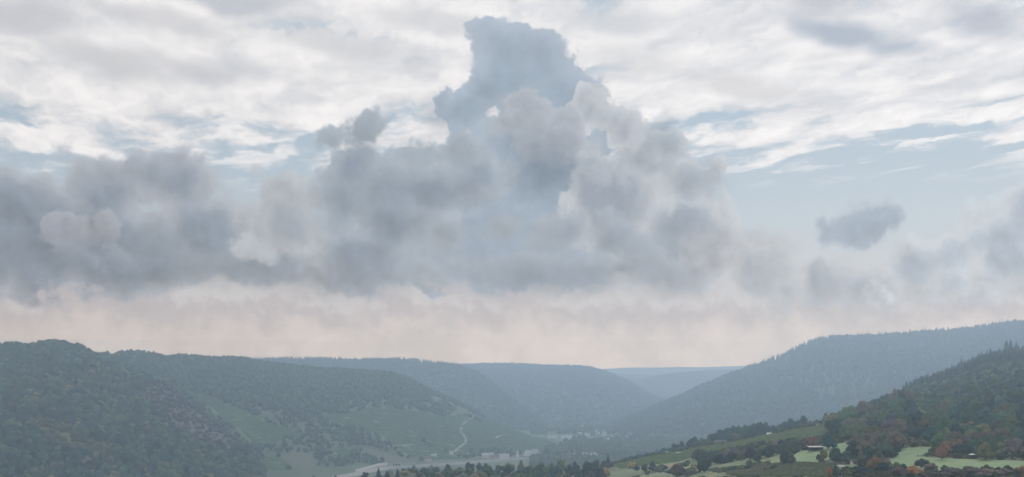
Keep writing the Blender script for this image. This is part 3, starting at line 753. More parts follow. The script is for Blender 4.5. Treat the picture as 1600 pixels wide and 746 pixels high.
def mass(name, X, D, hgt, wid, tints, protos, sink=.6):
    z = samp(GZ, X, D) - sink; x = (X - CX) / F * D
    n = len(X); which = rf.integers(0, len(protos), n); ang = rf.uniform(0, 6.28, n)
    Vs, Ts, Cs, off = [], [], [], 0
    for k, (pv_, pt_) in enumerate(protos):
        s = np.where(which == k)[0]
        if not len(s): continue
        ca, sa = np.cos(ang[s])[:, None], np.sin(ang[s])[:, None]
        vx = (pv_[None, :, 0] * ca - pv_[None, :, 1] * sa) * wid[s, None] + x[s, None]
        vy = (pv_[None, :, 0] * sa + pv_[None, :, 1] * ca) * wid[s, None] + D[s, None]
        vz = pv_[None, :, 2] * hgt[s, None] + z[s, None]
        Vs.append(np.stack([vx, vy, vz], -1).reshape(-1, 3))
        m = len(pv_)
        Ts.append((pt_[None] + (np.arange(len(s)) * m)[:, None, None]).reshape(-1, 3) + off)
        Cs.append(np.repeat(tints[s], m, axis=0)); off += m * len(s)
    me = mesh_np(name, np.concatenate(Vs), np.concatenate(Ts), np.concatenate(Cs))
    return tag(link(name, me, leaf_stuff), kind='stuff')

def scatter(ridge, Xr, Dr, spacing, keep, margin=.12):
    """random points on one hill's face that can be seen, about one per spacing^2"""
    x0, x1 = Xr; d0, d1 = Dr
    area = (x1 - x0) / F * (d1 ** 2 - d0 ** 2) / 2
    n = int(area / spacing ** 2)
    D = np.sqrt(rf.uniform(d0 ** 2, d1 ** 2, n)); X = rf.uniform(x0, x1, n)
    z = samp(GZ, X, D); ox = samp(GO.astype(float), X, D)
    Y = HY + (EYE - z) / D * F
    top = HY + (EYE - z - 12) / D * F
    run = samp(RUN, X, D)
    m = (np.abs(ox - ridge) < .5) & (top < run + margin * .25) & (Y < 7.9)
    X, D, Y = X[m], D[m], Y[m]
    k = keep(X, D, Y)
    return X[k], D[k], Y[k]

def anyp(X, Y, polys, j=.06):
    jx_ = vnoise(X * 50, Y * 50, 6, 3, .6, 44) * j * 4; r = np.zeros(np.shape(X), bool)
    for p in polys: r |= inpoly(X + jx_, Y + jx_ * .6, p)
    return r
def colmix(n, pal, wts, k=.2):
    w = np.array(wts, float); w /= w.sum()
    c = np.array(pal)[rf.choice(len(pal), n, p=w)]
    return np.clip(c * (1 + rf.normal(0, k, (n, 1))) * (1 + rf.normal(0, .06, (n, 3))), .006, .6)
def wx(X, D): return (X - CX) / F * D

# hill A: nearest wooded spur on the left
X, D, Y = scatter(1, (-1.2, 4.3), (2100, 3120), 8.6, lambda X, D, Y: ~(anyp(X, Y, ROCK) & (rf.random(len(X)) < .35)))
n = len(X); rock = anyp(X, Y, ROCK); yel = anyp(X, Y, YEL, .1)
big = vnoise(wx(X, D), D * .7, 120, 3, .5, 61) + .5
h = (8 + 10 * np.clip(big, 0, 1)) * rf.uniform(.55, 1.3, n); h[rock] *= .5; h[yel] *= .6; w_ = h * rf.uniform(.8, 1.1, n)
t = colmix(n, [GREEN, DARK, BLUEG, OLIVE, BROWN, (.095, .12, .07)], [4, 4, 2.5, .9, .8, 1.2], .28) * np.array([1.02, 1.1, 1.15])
t[rock] = colmix(rock.sum(), [(.075, .068, .072), (.05, .06, .055), (.07, .07, .06)], [3, 2, 1])
t[yel] = colmix(yel.sum(), [(.10, .11, .05), (.13, .12, .05), (.07, .09, .04)], [3, 1.5, 2])
gold = (rf.random(n) < .006) & ~rock; t[gold] = (.24, .17, .09)
mass('forest_on_near_spur', X, D, h, w_, t, PR_MID)
# hill B
def keepB(X, D, Y):
    v = anyp(X, Y, V_B + BARE)
    wv = vnoise(wx(X, D), D, 170, 3, .5, 55)
    low = sstep(6.05, 6.5, Y) * .5 + .0
    w2 = vnoise(wx(X, D), D * .7, 60, 3, .6, 57)
    if True: wv = np.where((w2 > -.02) & (wv > .06), .0, wv)
    return (~v & (rf.random(len(X)) > np.where(wv > .06, .99 * (low > .1), low * .20))) | (v & (wv > .27))
X, D, Y = scatter(2, (.8, 10.0), (2690, 4420), 10.5, keepB)
n = len(X); big = vnoise(wx(X, D), D * .7, 150, 3, .5, 62) + .5
h = (7 + 6 * np.clip(big, 0, 1)) * rf.uniform(.7, 1.25, n); h *= 1 - .12 * sstep(6.3, 6.8, Y); w_ = h * rf.uniform(.85, 1.2, n)
mass('forest_behind_vineyards', X, D, h, w_, colmix(n, [GREEN, DARK, BLUEG, OLIVE], [4, 4, 2, .6]), PR_LOW)
# hills C, D, E: far slopes, spruce along the crests
def far_wood(name, ridge, Xr, Dr, sp_, frac, hh):
    X, D, Y = scatter(ridge, Xr, Dr, sp_, lambda X, D, Y: np.ones(len(X), bool))
    n = len(X); h = hh * rf.uniform(.65, 1.3, n)
    con = vnoise(wx(X, D), D, 350, 3, .5, 66) > (.12 if frac > .5 else .25)
    t = colmix(n, [(.045, .058, .050), (.036, .048, .045)], [3, 3], .10)
    a = mass(name, X[~con], D[~con], h[~con], h[~con] * rf.uniform(1.0, 1.5, (~con).sum()), t[~con], PR_LOW)
    b = mass('spruce_' + name, X[con], D[con], h[con] * 1.3, h[con] * 1.1, t[con] * .8, PR_FARC)
    return a, b
far_wood('forest_on_far_left_hill', 3, (2.2, 9.2), (4550, 6400), 16, .6, 13)
far_wood('forest_on_middle_hill', 4, (6.6, 11.8), (5400, 8400), 24, .3, 14)
far_wood('forest_on_right_hill', 5, (8.7, 17.4), (3600, 5800), 19, .6, 15)
# crest lines
def crest(name, key, x0, x1, step, hh, con):
    r = RIDGES[key]; X = np.arange(x0, x1, step); X = X + rf.uniform(-.5, .5, len(X)) * step
    X = np.repeat(X, 3); D = itp(X, r['dc']) + rf.uniform(-60, 30, len(X)); n = len(X)
    gap = vnoise(X * 100, X * 0, 28, 3, .6, 8) > -.24; X, D = X[gap], D[gap]; n = len(X)
    h = hh * rf.uniform(.35, 1.15, n) * (1 + .35 * vnoise(X * 100, X * 0, 12, 2, .5, 7)); t = colmix(n, [GREEN, DARK, BLUEG], [2, 3, 2])
    mass(name, X, D, h, h * (.55 if con else .95), t, PR_FARC if con else PR_LOW, 1.0)
crest('treeline_far_left', 'C', 2.4, 7.6, .028, 22, True)
crest('treeline_middle', 'D', 6.8, 10.6, .022, 13, False)
crest('treeline_right', 'E', 10.9, 17.2, .030, 25, True)
crest('treeline_right_low', 'E', 9.0, 11.2, .03, 14, False)
crest('treeline_vineyard_hill', 'B', 1.0, 7.4, .03, 10, False)
# hill H: nearer wooded hill on the right
X, D, Y = scatter(9, (12.4, 19), (1230, 2520), 7.6, lambda X, D, Y: np.ones(len(X), bool))
n = len(X); con = (vnoise(wx(X, D), D, 160, 3, .5, 63) + (D - 2150) / 1100 + .10 * (X > 14.2)) > .12
h = rf.uniform(8.5, 15, n); t = colmix(n, [GREEN, BLUEG, (.10, .145, .085), OLIVE, BROWN], [4, 4, 3, .3, .15], .18) * np.array([1.25, 1.3, 1.6])
mass('forest_on_near_right_hill', X[~con], D[~con], h[~con], h[~con] * rf.uniform(.75, 1.05, (~con).sum()), t[~con], PR_NEAR)
tc_ = colmix(con.sum(), [DARK, BLUEG], [3, 2], .15) * np.array([1.3, 1.35, 1.6])
mass('spruce_forest_on_near_right_hill', X[con], D[con], h[con] * 1.35, h[con] * 1.25, tc_, PR_CONN)

# valley floor woods
ROADLINE = [(4, 7.6), (5.2, 7.46), (5.5, 7.41), (5.8, 7.345), (5.98, 7.31), (6.15, 7.295), (6.5, 7.275), (7.0, 7.243), (7.5, 7.205), (7.9, 7.175), (8.4, 7.15)]
def floor_pts(X0, X1, Y0, Y1, n, f=None):
    X = rf.uniform(X0, X1, n); Y = rf.uniform(Y0, Y1, n); D = (EYE - FLOOR) * F / (Y - HY)
    if f is not None: k = f(X, Y); X, D = X[k], D[k]
    k = samp(GO.astype(float), X, D) < .6; return X[k], D[k]
parts_ = [floor_pts(6.4, 9.9, 7.0, 7.14, 1100, lambda X, Y: (vnoise(X * 100, Y * 300, 30, 2, .5, 5) > -.05) & (Y < itp(X, ROADLINE) - .03)), floor_pts(8.8, 11.8, 6.72, 7.12, 5200, lambda X, Y: (Y > 6.92 - (X - 9.3) * .05) & (Y > 6.9) | (X > 10.0) | (vnoise(X * 100, Y * 400, 30, 2, .5, 5) > .12)),
          floor_pts(8.3, 10.6, 6.56, 6.8, 2200, lambda X, Y: vnoise(X * 100, Y * 500, 24, 2, .5, 15) > -.08), floor_pts(8.6, 10.2, 7.06, 7.13, 900), floor_pts(8.3, 10.0, 7.19, 7.4, 1500, lambda X, Y: rf.random(len(X)) < .6), floor_pts(4.2, 7.2, 7.15, 7.5, 420, lambda X, Y: Y > itp(X, ROADLINE) + .15)]
X = np.concatenate([p[0] for p in parts_]); D = np.concatenate([p[1] for p in parts_]); n = len(X)
h = rf.uniform(8, 17, n)
mass('valley_wood', X, D, h, h * rf.uniform(.7, 1.1, n), colmix(n, [GREEN, DARK, OLIVE, BROWN], [4, 4, 1, .6]), PR_LOW)
X = rf.uniform(16.25, 19.5, 900); D = np.sqrt(rf.uniform(640 ** 2, 1300 ** 2, 900)); kx = samp(MASK_CLEAR.astype(float), X, D) < .15; X, D = X[kx], D[kx]; n = len(X)
h = rf.uniform(8, 14, n)
mass('wood_on_lower_right_slope', X, D, h, h * rf.uniform(.8, 1.1, n), colmix(n, [GREEN, OLIVE, BROWN, DARK], [3, 2, 2, 2]) * 1.4, PR_NEAR)
# scrub under the trees of the near slope
X = rf.uniform(9.2, 18.6, 17500); D = np.sqrt(rf.uniform(640 ** 2, 1700 ** 2, 17500))
mk = samp(MASK_CLEAR.astype(float), X, D) < .15; Yq = HY + (EYE - samp(GZ, X, D)) / D * F
rgh = inpoly(X, Yq, ROUGH) | inpoly(X, Yq, V_R)
mk &= (~rgh) | ((vnoise(wx(X, D), D, 40, 2, .5, 12) > .12) & (rf.random(len(X)) < .6)); mk &= samp(GO.astype(float), X, D) < .5
mk &= (Yq > 6.3)
X, D = X[mk], D[mk]; n = len(X)
h = rf.uniform(1.2, 4.6, n) * np.where(inpoly(X, HY + (EYE - samp(GZ, X, D)) / D * F, ROUGH), .6, 1.0)
mass('undergrowth', X, D, h, h * rf.uniform(1.0, 1.8, n), colmix(n, [GREEN, OLIVE, BROWN, DARK, (.11, .095, .06)], [4, 2, 2, 2, .5]) * 1.2, PR_NEAR)

# =================================================================== SINGLE TREES
def px_tree(name, X, Y, wpx, hpx, tint, label, proto=None, cat='tree', group=None, dmin=600, k=.12):
    D = hit(X, Y, dmin); h = hpx / 100 / F * D; w = wpx / hpx / .92
    if proto is None: proto = PROTO[random.randrange(9)]
    V = proto[0].vertices; ext = proto[0].get('ext')
    if ext is None:
        ext = max(abs(v.co.x) for v in V) * 2; proto[0]['ext'] = ext
    return add_tree(name, X, D, h, w * .92 / ext, vary(tint, k), proto, label, cat, group, sink=.02 * h)

T_ = 'deciduous_tree'; K_ = 'conifer_tree'
ones = [
 (T_, 11.0, 7.385, 27, 25, DARK, 'broad dark green tree with low crown standing alone on the terraced grass slope', PROTO[2]),
 (T_, 12.245, 7.262, 19, 29, (.045, .062, .040), 'taller dark green tree of a pair on the grass beside the bright meadow', PROTO[0]),
 (T_, 12.36, 7.258, 15, 21, (.08, .072, .045), 'shorter brownish tree leaning against the dark tree beside the bright meadow', PROTO[1]),
 (T_, 9.86, 7.325, 14, 11, YELLOW, 'small rounded bright yellow autumn tree at the lower end of the vineyard', PROTO[5]),
 (T_, 9.47, 7.47, 14, 17, ORANGE, 'orange autumn tree in front of the dark trees left of the vineyard', PROTO[1]),
 (T_, 10.08, 7.375, 12, 14, DARK, 'smaller of two dark trees close together below the vineyard', PROTO[0]),
 (T_, 10.20, 7.375, 14, 18, (.032, .052, .046), 'taller of two dark trees close together below the vineyard', PROTO[1]),
 (T_, 10.57, 7.46, 23, 21, (.085, .060, .042), 'wide brown half bare tree at the bottom edge left of the lone dark tree', PROTO[5]),
 (T_, 11.71, 7.315, 14, 14, (.1, .115, .06), 'small pale green tree with a thin trunk on the terraced grass', PROTO[3]),
 (T_, 11.83, 7.215, 17, 12, DARK, 'low dark rounded tree at the end of the hedge below the vineyard', PROTO[2]),
 (T_, 12.94, 7.02, 22, 27, (.036, .062, .055), 'dense dark blue green tree right beside the pale roofed shed', PROTO[1]),
 (T_, 12.72, 6.98, 17, 18, (.15, .085, .045), 'rust coloured tree rising directly behind the pale roofed shed', PROTO[0]),
 (T_, 12.6, 6.98, 16, 16, (.13, .075, .04), 'pale rust tree left of the one behind the shed roof', PROTO[4]),
 (T_, 12.43, 7.0, 20, 17, (.08, .095, .06), 'grey green tree left of the rust trees by the shed', PROTO[2]),
 (T_, 12.1, 7.02, 21, 16, (.038, .055, .045), 'dark flat topped tree on the slope between hedge and shed', PROTO[2]),
 (T_, 12.87, 7.20, 14, 18, (.13, .11, .035), 'yellowish olive tree at the right edge of the bright meadow', PROTO[3]),
 (T_, 12.79, 7.2, 10, 11, (.04, .05, .03), 'lowest dark bush-like tree at the meadow right edge', PROTO[2]),
 (T_, 13.05, 7.235, 26, 25, (.048, .068, .046), 'wide dark green tree right of the yellowish olive tree by the meadow', PROTO[4]),
 (T_, 13.24, 7.24, 23, 21, (.05, .068, .046), 'dark green tree above the pale track end at the wood edge', PROTO[1]),
 (T_, 13.56, 7.3, 27, 34, (.035, .052, .045), 'tall very dark tree behind the orange brown tree at the wood edge', PROTO[1]),
 (T_, 13.65, 7.37, 28, 25, (.15, .09, .04), 'orange brown round tree in front of the very dark tall tree', PROTO[4]),
 (K_, 13.05, 7.50, 15, 28, (.028, .046, .042), 'dark pointed conifer at the bottom edge below the pale track', CONI[2]),
 (T_, 12.97, 7.46, 12, 18, (.26, .11, .05), 'slim orange tree touching the dark conifer at the bottom edge', PROTO[6]),
 (T_, 14.09, 7.43, 25, 19, (.036, .055, .042), 'low dark green tree left of the long meadow strip', PROTO[5]),
 (T_, 14.4, 7.31, 25, 15, (.04, .06, .044), 'dark tree standing into the left end of the long meadow strip', PROTO[2]),
 (T_, 14.72, 7.19, 25, 27, (.16, .085, .045), 'large orange brown tree above the long meadow strip', PROTO[4]),
 (T_, 15.4, 7.19, 27, 29, (.12, .11, .04), 'large olive yellow tree right of the white canopy', PROTO[1]),
 (T_, 15.16, 6.72, 10, 14, (.22, .12, .04), 'small orange tree standing out in the middle of the right wood', PROTO[3]),
 (T_, 15.28, 6.8, 18, 15, (.10, .13, .05), 'pale yellow green tree just below the small orange tree', PROTO[5]),
 (K_, 5.915, 7.47, 14, 17, (.03, .05, .044), 'dark spire shaped conifer at the bottom below the road bend', CONI[2]),
 (K_, 6.21, 7.48, 12, 17, (.03, .05, .044), 'dark conifer at the bottom right of the one below the road bend', CONI[2]),
]
for nm, X, Y, w, h, t, lab, pr in ones:
    px_tree(nm, X, Y, w, h, t, lab, pr)

def cname(t):
    r, g, b = t
    if r > .26: return 'orange'
    if r > g * 1.25 and r > .085: return 'rust brown'
    if r >= g * .95 and r > .085: return 'olive'
    if r + g + b < .16: return 'dark green'
    return 'green'
_shape = {}
for _i, _p in enumerate(PROTO): _shape[_p[0].name] = ('round', 'broad', 'spreading')[_i % 3]
def describe(pr, h, t): return ('small ' if h < 10 else 'large ' if h > 13.5 else '') + (_shape.get(pr[0].name, '') + ' ' if pr else '') + cname(t)
def side(x, a, b, words=('left', 'middle', 'right')): return words[min(2, max(0, int(3 * (x - a) / (b - a))))]
def top_of(pts, X): return float(itp(X, pts))

# wood edge along the top of the near vineyard
SKY_B = [(9.6, 7.21), (9.75, 7.19), (9.9, 7.13), (10.1, 7.08), (10.25, 7.07), (10.4, 6.97), (10.5, 6.91), (10.6, 6.90), (10.8, 6.83), (10.95, 6.79), (11.1, 6.78), (11.2, 6.74), (11.3, 6.66), (11.45, 6.63), (11.7, 6.58), (11.9, 6.57), (12.05, 6.58), (12.3, 6.52), (12.5, 6.48), (12.7, 6.50), (12.95, 6.44), (13.2, 6.41), (13.45, 6.33), (13.7, 6.20), (13.9, 6.11), (14.05, 6.03), (14.2, 5.99)]
x = 9.72
while x < 14.14:
    for row, D in enumerate((1610, 1545)):
        X = x + random.uniform(-.03, .03) + row * .05; Dd = D + random.uniform(-18, 18) - max(0, X - 11.8) * 75
        top = top_of(SKY_B, X) + row * .07 + random.uniform(-.01, .07)
        h = min(24, max(6, zof(top, Dd) - float(gz(X, Dd))))
        t = pick([(5, DARK), (4, BLUEG), (2, GREEN), (.8, OLIVE), (.5, BROWN)])
        pr = PROTO[random.randrange(9)]
        add_tree(T_, X, Dd, h, random.uniform(.85, 1.15) * (13.0 / h if h < 11 else 1.0), t, pr,
                 '%s tree, %s row of wood edge above vineyard, %s part' % (describe(pr, h, t), ('back', 'front')[row], side(X, 9.7, 13) if X < 13 else 'far right'), 'tree', 'trees along the top of the vineyard', sink=.5)
    x += random.uniform(.085, .12)

# dark hedge of trees between vineyard and terraces
for i in range(26):
    X = 10.88 + i * .053; Yb = float(itp(X, [(10.8, 7.235), (11.1, 7.25), (11.5, 7.22), (12.0, 7.13), (12.3, 7.06)])) + random.uniform(-.06, .02)
    t = pick([(5, DARK), (3, (.055, .064, .05)), (1.5, OLIVE), (1, BROWN), (.5, RUST)])
    pr = PROTO[random.randrange(9)]; hp = random.uniform(15, 24)
    px_tree(T_, X, Yb, random.uniform(18, 27), hp, t, '%s tree, %s part of hedge between vineyard and terraces' % (describe(pr, hp / 2, t), side(X, 10.8, 12.3)), pr,
            group='trees of the hedge below the vineyard', dmin=900)
for i in range(34):
    X = random.choice([random.uniform(9.95, 10.9), random.uniform(10.6, 10.9), random.uniform(11.2, 12.2)]); Yb = random.uniform(7.27, 7.37) if X > 10.9 else random.uniform(7.29, 7.46)
    t = pick([(2, OLIVE), (2, BROWN), (2, GREEN), (3, DARK), (.7, GOLD)])
    px_tree('bush', X, Yb, random.uniform(11, 18), random.uniform(6, 10), t, 'low %s bush on terraced grass %s the lone dark tree, %s' % (cname(t), 'left of' if X < 10.95 else 'right of', 'upper terrace' if Yb < 7.33 else 'bottom terrace'), BUSH[i % 4], 'bush', 'bushes on the grass terraces', dmin=800)

# trees at the bottom, left of the vineyard
LOW_B = [(4.6, 7.47), (5.3, 7.45), (5.6, 7.45), (6.3, 7.41), (6.5, 7.31), (6.8, 7.27), (7.1, 7.245), (7.6, 7.21), (8.0, 7.195), (8.4, 7.185), (8.8, 7.20), (9.0, 7.19), (9.2, 7.17), (9.4, 7.14), (9.55, 7.18), (9.65, 7.26)]
for row, (D, dy) in enumerate(((1420, 0), (1300, .075), (1190, .15), (1120, .21))):
    x = 6.35 if row < 2 else 6.7
    while x < 9.62 - row * .08:
        X = x + random.uniform(-.04, .04); Dd = D + random.uniform(-35, 35)
        top = top_of(LOW_B, X) + dy + random.uniform(-.03, .06); dark_part = 8.75 < X < 9.6
        if dark_part: top -= .03
        h = min(23, max(6, zof(top, Dd) - float(gz(X, Dd))))
        t = pick([(5, DARK), (3, (.07, .068, .05)), (1, OLIVE)]) if dark_part else pick([(5, GREEN), (2, BLUEG), (2.5, OLIVE), (.8, GOLD), (.7, BROWN), (.8, DARK)])
        con = dark_part and random.random() < .12
        nm = K_ if con else T_
        pr = PROTO[random.randrange(9)]
        add_tree(nm, X, Dd, h * (1.2 if con else 1), random.uniform(.8, 1.1) * (12.5 / h if h < 11 else 1.0), DARK if con else t, CONI[2] if con else pr,
                 ('dark conifer among the broad trees left of the orange tree' if con else '%s tree, %s row of bottom belt, %s' % (describe(pr, h, t), ('rearmost', 'second', 'third', 'front')[row], 'next to the orange tree' if dark_part else 'below the ' + side(X, 6.3, 8.8, ('road bend', 'winding track', 'village houses')))),
                 'tree', 'trees of the belt along the bottom', sink=.4)
        x += random.uniform(.13, .20)
for X, tp, D in ((9.5, 7.10, 1430), (8.62, 7.25, 1300), (8.63, 7.33, 1190)):
    add_tree(K_, X, D, zof(tp, D) - float(gz(X, D)), 1.15, (.032, .052, .046), CONI[0], {9.5: 'tall dark conifer rising highest in the belt left of the vineyard', 8.62: 'dark conifer behind another one in the middle of the bottom belt', 8.63: 'dark conifer in front in the middle of the bottom belt'}[X], 'tree')
for X, tp in ((4.9, 7.43), (5.0, 7.45), (5.25, 7.46), (5.7, 7.44), (6.05, 7.44)):
    D = 1250; add_tree(T_, X, D, max(7, zof(tp, D) - float(gz(X, D))), 1.0, vary(DARK), None, 'dark tree top just reaching above the bottom edge near the road bend', 'tree', 'tree tops at the bottom near the road bend')

# wood of the lower right, tree by tree
def ok_spot(X, Y):
    for p in MEADOW:
        if inpoly(np.array([X]), np.array([Y - .02]), p)[0] or inpoly(np.array([X]), np.array([Y + .03]), p)[0]: return False
    if inpoly(np.array([X]), np.array([Y]), V_R)[0]: return False
    if X < 13.45 and Y > 7.2 : return False
    if X < 13.0: return False
    return True
Y = 6.5
while Y < 7.5:
    X = 12.95 + random.uniform(0, .15)
    stp = .17 + (Y - 6.5) * .10
    while X < 16.25:
        Xj, Yj = X + random.uniform(-.05, .05), Y + random.uniform(-.04, .04)
        lowlim = 6.50 if Xj < 14 else 6.40
        if ok_spot(Xj, Yj) and Yj > lowlim:
            if Yj < 6.75: t = pick([(4, GREEN), (3, BLUEG), (1.6, OLIVE), (1.2, BROWN), (2, DARK)]); reg = 'at the foot of the spruce hill'
            elif Yj < 7.2: t = pick([(3, GREEN), (2.4, OLIVE), (2.6, BROWN), (2.6, DARK), (.8, RUST), (.8, (.075, .06, .05))]); reg = 'in the wood above the long meadow'
            else: t = pick([(1.8, RUST), (3.0, BROWN), (1.2, DARK), (1.6, OLIVE), (.5, (.22, .12, .06))]); reg = 'in the thicket at bottom right'
            con = Yj < 7.1 and random.random() < .05
            hp = random.uniform(19, 30) if Yj < 7.2 else random.uniform(14, 21); pr = PROTO[random.randrange(9)]
            if Yj > 7.25 and Xj > 14.7: hp *= .8
            px_tree(K_ if con else T_, Xj, Yj, (random.uniform(24, 37) if not con else 14), hp * (1.2 if con else 1), DARK if con else t,
                    ('dark conifer among broad trees %s, %s part' if con else describe(pr, hp * .45, t) + ' tree %s, %s part') % (reg.replace('in the ', 'in ').replace('at the ', 'at '), side(Xj, 12.9, 16.2)), CONI[0] if con else pr,
                    group='trees ' + reg, dmin=620)
        X += stp * random.uniform(.85, 1.2)
    Y += .092

# spruces on the skyline of the near right hill
r = RIDGES['H']
x = 14.02
while x < 16.3:
    D = float(itp(x, r['dc'])) + random.uniform(-25, 12)
    h = random.uniform(16, 26) * (1.0 if x > 14.6 else .8)
    if random.random() < .14: h *= 1.25
    add_tree(K_, x, D, h, random.uniform(.85, 1.15), vary((.034, .054, .046)), CONI[random.randrange(4)], 'dark %s spruce on the %s stretch of the near right skyline' % ('tall' if h > 23 else 'short' if h < 18 else 'mid height', side(x, 14, 16.3)), 'tree', 'spruces along the skyline of the near right hill', sink=1.5)
    x += random.uniform(.035, .065)
for x, h, lab in ((15.73, 34, 'tallest pointed spruce standing clear above the right hill skyline'), (15.79, 33, 'second tall spruce close beside the tallest one on the right skyline')):
    add_tree(K_, x, float(itp(x, r['dc'])) - 5, h, .9, (.032, .052, .046), CONI[2], lab, 'tree', None, sink=1.5)

# poplars by the misty village
for i in range(8):
    X = 9.66 + i * .037; D = 3990 + random.uniform(-20, 20)
    add_tree('poplar_tree', X, D, random.uniform(20, 27), .42, vary(DARK), PROTO[6], 'slender poplar in the row right of the misty village', 'tree', 'poplars beside the misty village')

# =================================================================== VINE ROWS
vine_mat = simple_mat('vine_mat', None, var=.4, scale=.5, attr='tint')
def vine_rows(name, ridge, polys, Xr, Dr, spacing, seg, ang, hh, ww, tint, thin=0.0):
    dx_, dy_ = math.sin(ang), math.cos(ang); xs0, xs1 = wx(Xr[0], Dr[1]), wx(Xr[1], Dr[1]); xs0 = min(xs0, wx(Xr[0], Dr[0])); xs1 = max(xs1, wx(Xr[1], Dr[0]))
    cx_, cy_ = (xs0 + xs1) / 2, (Dr[0] + Dr[1]) / 2; Rr = math.hypot(xs1 - xs0, Dr[1] - Dr[0]) / 2
    a = np.arange(-Rr, Rr, seg); b = np.arange(-Rr, Rr, spacing); A_, B_ = np.meshgrid(a, b)
    x0 = cx_ + A_ * dx_ + B_ * dy_; y0 = cy_ + A_ * dy_ - B_ * dx_; x1 = x0 + seg * .96 * dx_; y1 = y0 + seg * .96 * dy_
    x0, y0, x1, y1 = [q.ravel() for q in (x0, y0, x1, y1)]
    k = (y0 > Dr[0]) & (y0 < Dr[1]) & (y1 > Dr[0]) & (y1 < Dr[1]); x0, y0, x1, y1 = x0[k], y0[k], x1[k], y1[k]
    Xa = CX + x0 / y0 * F; Xb = CX + x1 / y1 * F; za = samp(GZ, Xa, y0); zb = samp(GZ, Xb, y1); Ya = HY + (EYE - za) / y0 * F
    m = np.zeros(len(Xa), bool)
    for p in polys: m |= inpoly(Xa, Ya, p)
    m &= (np.abs(samp(GO.astype(float), Xa, y0) - ridge) < .3) & (Ya < samp(RUN, Xa, y0) + .03) & (rf.random(len(Xa)) > thin)
    x0, y0, x1, y1, za, zb = [q[m] for q in (x0, y0, x1, y1, za, zb)]
    ox, oy = dy_ * ww / 2, -dx_ * ww / 2; n = len(x0); hv = hh * rf.uniform(.75, 1.15, n)
    P_ = [(x0 - ox, y0 - oy, za - .3), (x0 + ox, y0 + oy, za - .3), (x1 + ox, y1 + oy, zb - .3), (x1 - ox, y1 - oy, zb - .3),
          (x0 - ox * .6, y0 - oy * .6, za + hv), (x0 + ox * .6, y0 + oy * .6, za + hv), (x1 + ox * .6, y1 + oy * .6, zb + hv), (x1 - ox * .6, y1 - oy * .6, zb + hv)]
    V = np.stack([np.stack(p, -1) for p in P_], 1).reshape(-1, 3)
    fq = np.array([[4, 5, 6, 7], [0, 1, 5, 4], [1, 2, 6, 5], [2, 3, 7, 6], [3, 0, 4, 7]])
    Fq = (fq[None] + (np.arange(n) * 8)[:, None, None]).reshape(-1, 4)
    tt = np.array(tint)[None] * (1 + rf.normal(0, .14, (n, 1))); tt = np.clip(np.repeat(tt, 8, 0), .01, 1)
    return tag(link(name, mesh_np(name, V, Fq, tt), vine_mat), kind='stuff')
vine_rows('vineyard_rows', 0, [V_R], (9.5, 13.0), (1150, 1600), 3.0, 5.0, R(-28), 1.5, .9, (.105, .150, .062))
vine_rows('terrace_rows', 0, [STRIPE], (10.9, 13.1), (640, 1100), 3.4, 4.0, R(78), 1.1, .8, (.080, .095, .048), .1)
vine_rows('far_vineyard_rows', 2, V_B, (2.8, 9.7), (2700, 4300), 9.0, 14.0, R(62), 1.7, 3.2, (.060, .105, .048), .05)

# =================================================================== ROADS
def strip(name, pts, width, lift, mat, fixed=None, skirt=1.0, kind='structure', dmin=500, dens=6):
    P_ = []
    for i, (X, Y) in enumerate(pts):
        D = fixed(X, Y) if fixed else hit(X, Y, dmin); P_.append((wx(X, D), D, X))
    P_ = np.array(P_)
    d = np.concatenate([[0], np.cumsum(np.hypot(np.diff(P_[:, 0]), np.diff(P_[:, 1])))]); n = max(6, int(d[-1] / dens)); s = np.linspace(0, d[-1], n)
    x = np.interp(s, d, P_[:, 0]); y = np.interp(s, d, P_[:, 1])
    kk = np.array([1, 2, 3, 2, 1.]); kk /= kk.sum()
    for _ in range(2):
        xp, yp = np.pad(x, 2, 'edge'), np.pad(y, 2, 'edge'); x, y = np.convolve(xp, kk, 'valid'), np.convolve(yp, kk, 'valid')
    tx, ty = np.gradient(x), np.gradient(y); L = np.hypot(tx, ty) + 1e-9; nx_, ny_ = -ty / L, tx / L
    V = []
    for o, dz in ((-.5, -skirt), (-.5, 0), (0, .02), (.5, 0), (.5, -skirt)):
        xx, yy = x + nx_ * width * o, y + ny_ * width * o; Xs = CX + xx / yy * F
        zz = (samp(GZ, Xs, yy) + lift + dz) if fixed is None else np.full(n, FLOOR + lift) + dz
        V.append(np.stack([xx, yy, zz], -1))
    V = np.stack(V, 1).reshape(-1, 3)
    Fq = [[i * 5 + j, i * 5 + j + 1, (i + 1) * 5 + j + 1, (i + 1) * 5 + j] for i in range(n - 1) for j in range(4)]
    o = link(name, mesh_np(name, V, np.array(Fq)), mat)
    if kind: o['kind'] = kind
    return o, x, y
track_mat = simple_mat('track_mat', (.36, .345, .31), var=.25, scale=.3)
asph = simple_mat('asphalt_mat', (.40, .395, .38), var=.15, scale=.2)
conc = simple_mat('concrete_mat', (.46, .44, .42), var=.2, scale=.4)
strip('vineyard_track', [(7.56, 6.485), (7.4, 6.53), (7.28, 6.6), (7.2, 6.66), (7.22, 6.70), (7.175, 6.73), (7.23, 6.80), (7.285, 6.87), (7.28, 6.93), (7.18, 7.0), (7.09, 7.08)], 6.5, 1.1, track_mat, skirt=3, dmin=2600, dens=12)
strip('vineyard_path', [(7.95, 6.775), (7.85, 6.80), (7.79, 6.83), (7.72, 6.86)], 6, 1.1, track_mat, skirt=3, dmin=2600, dens=10)
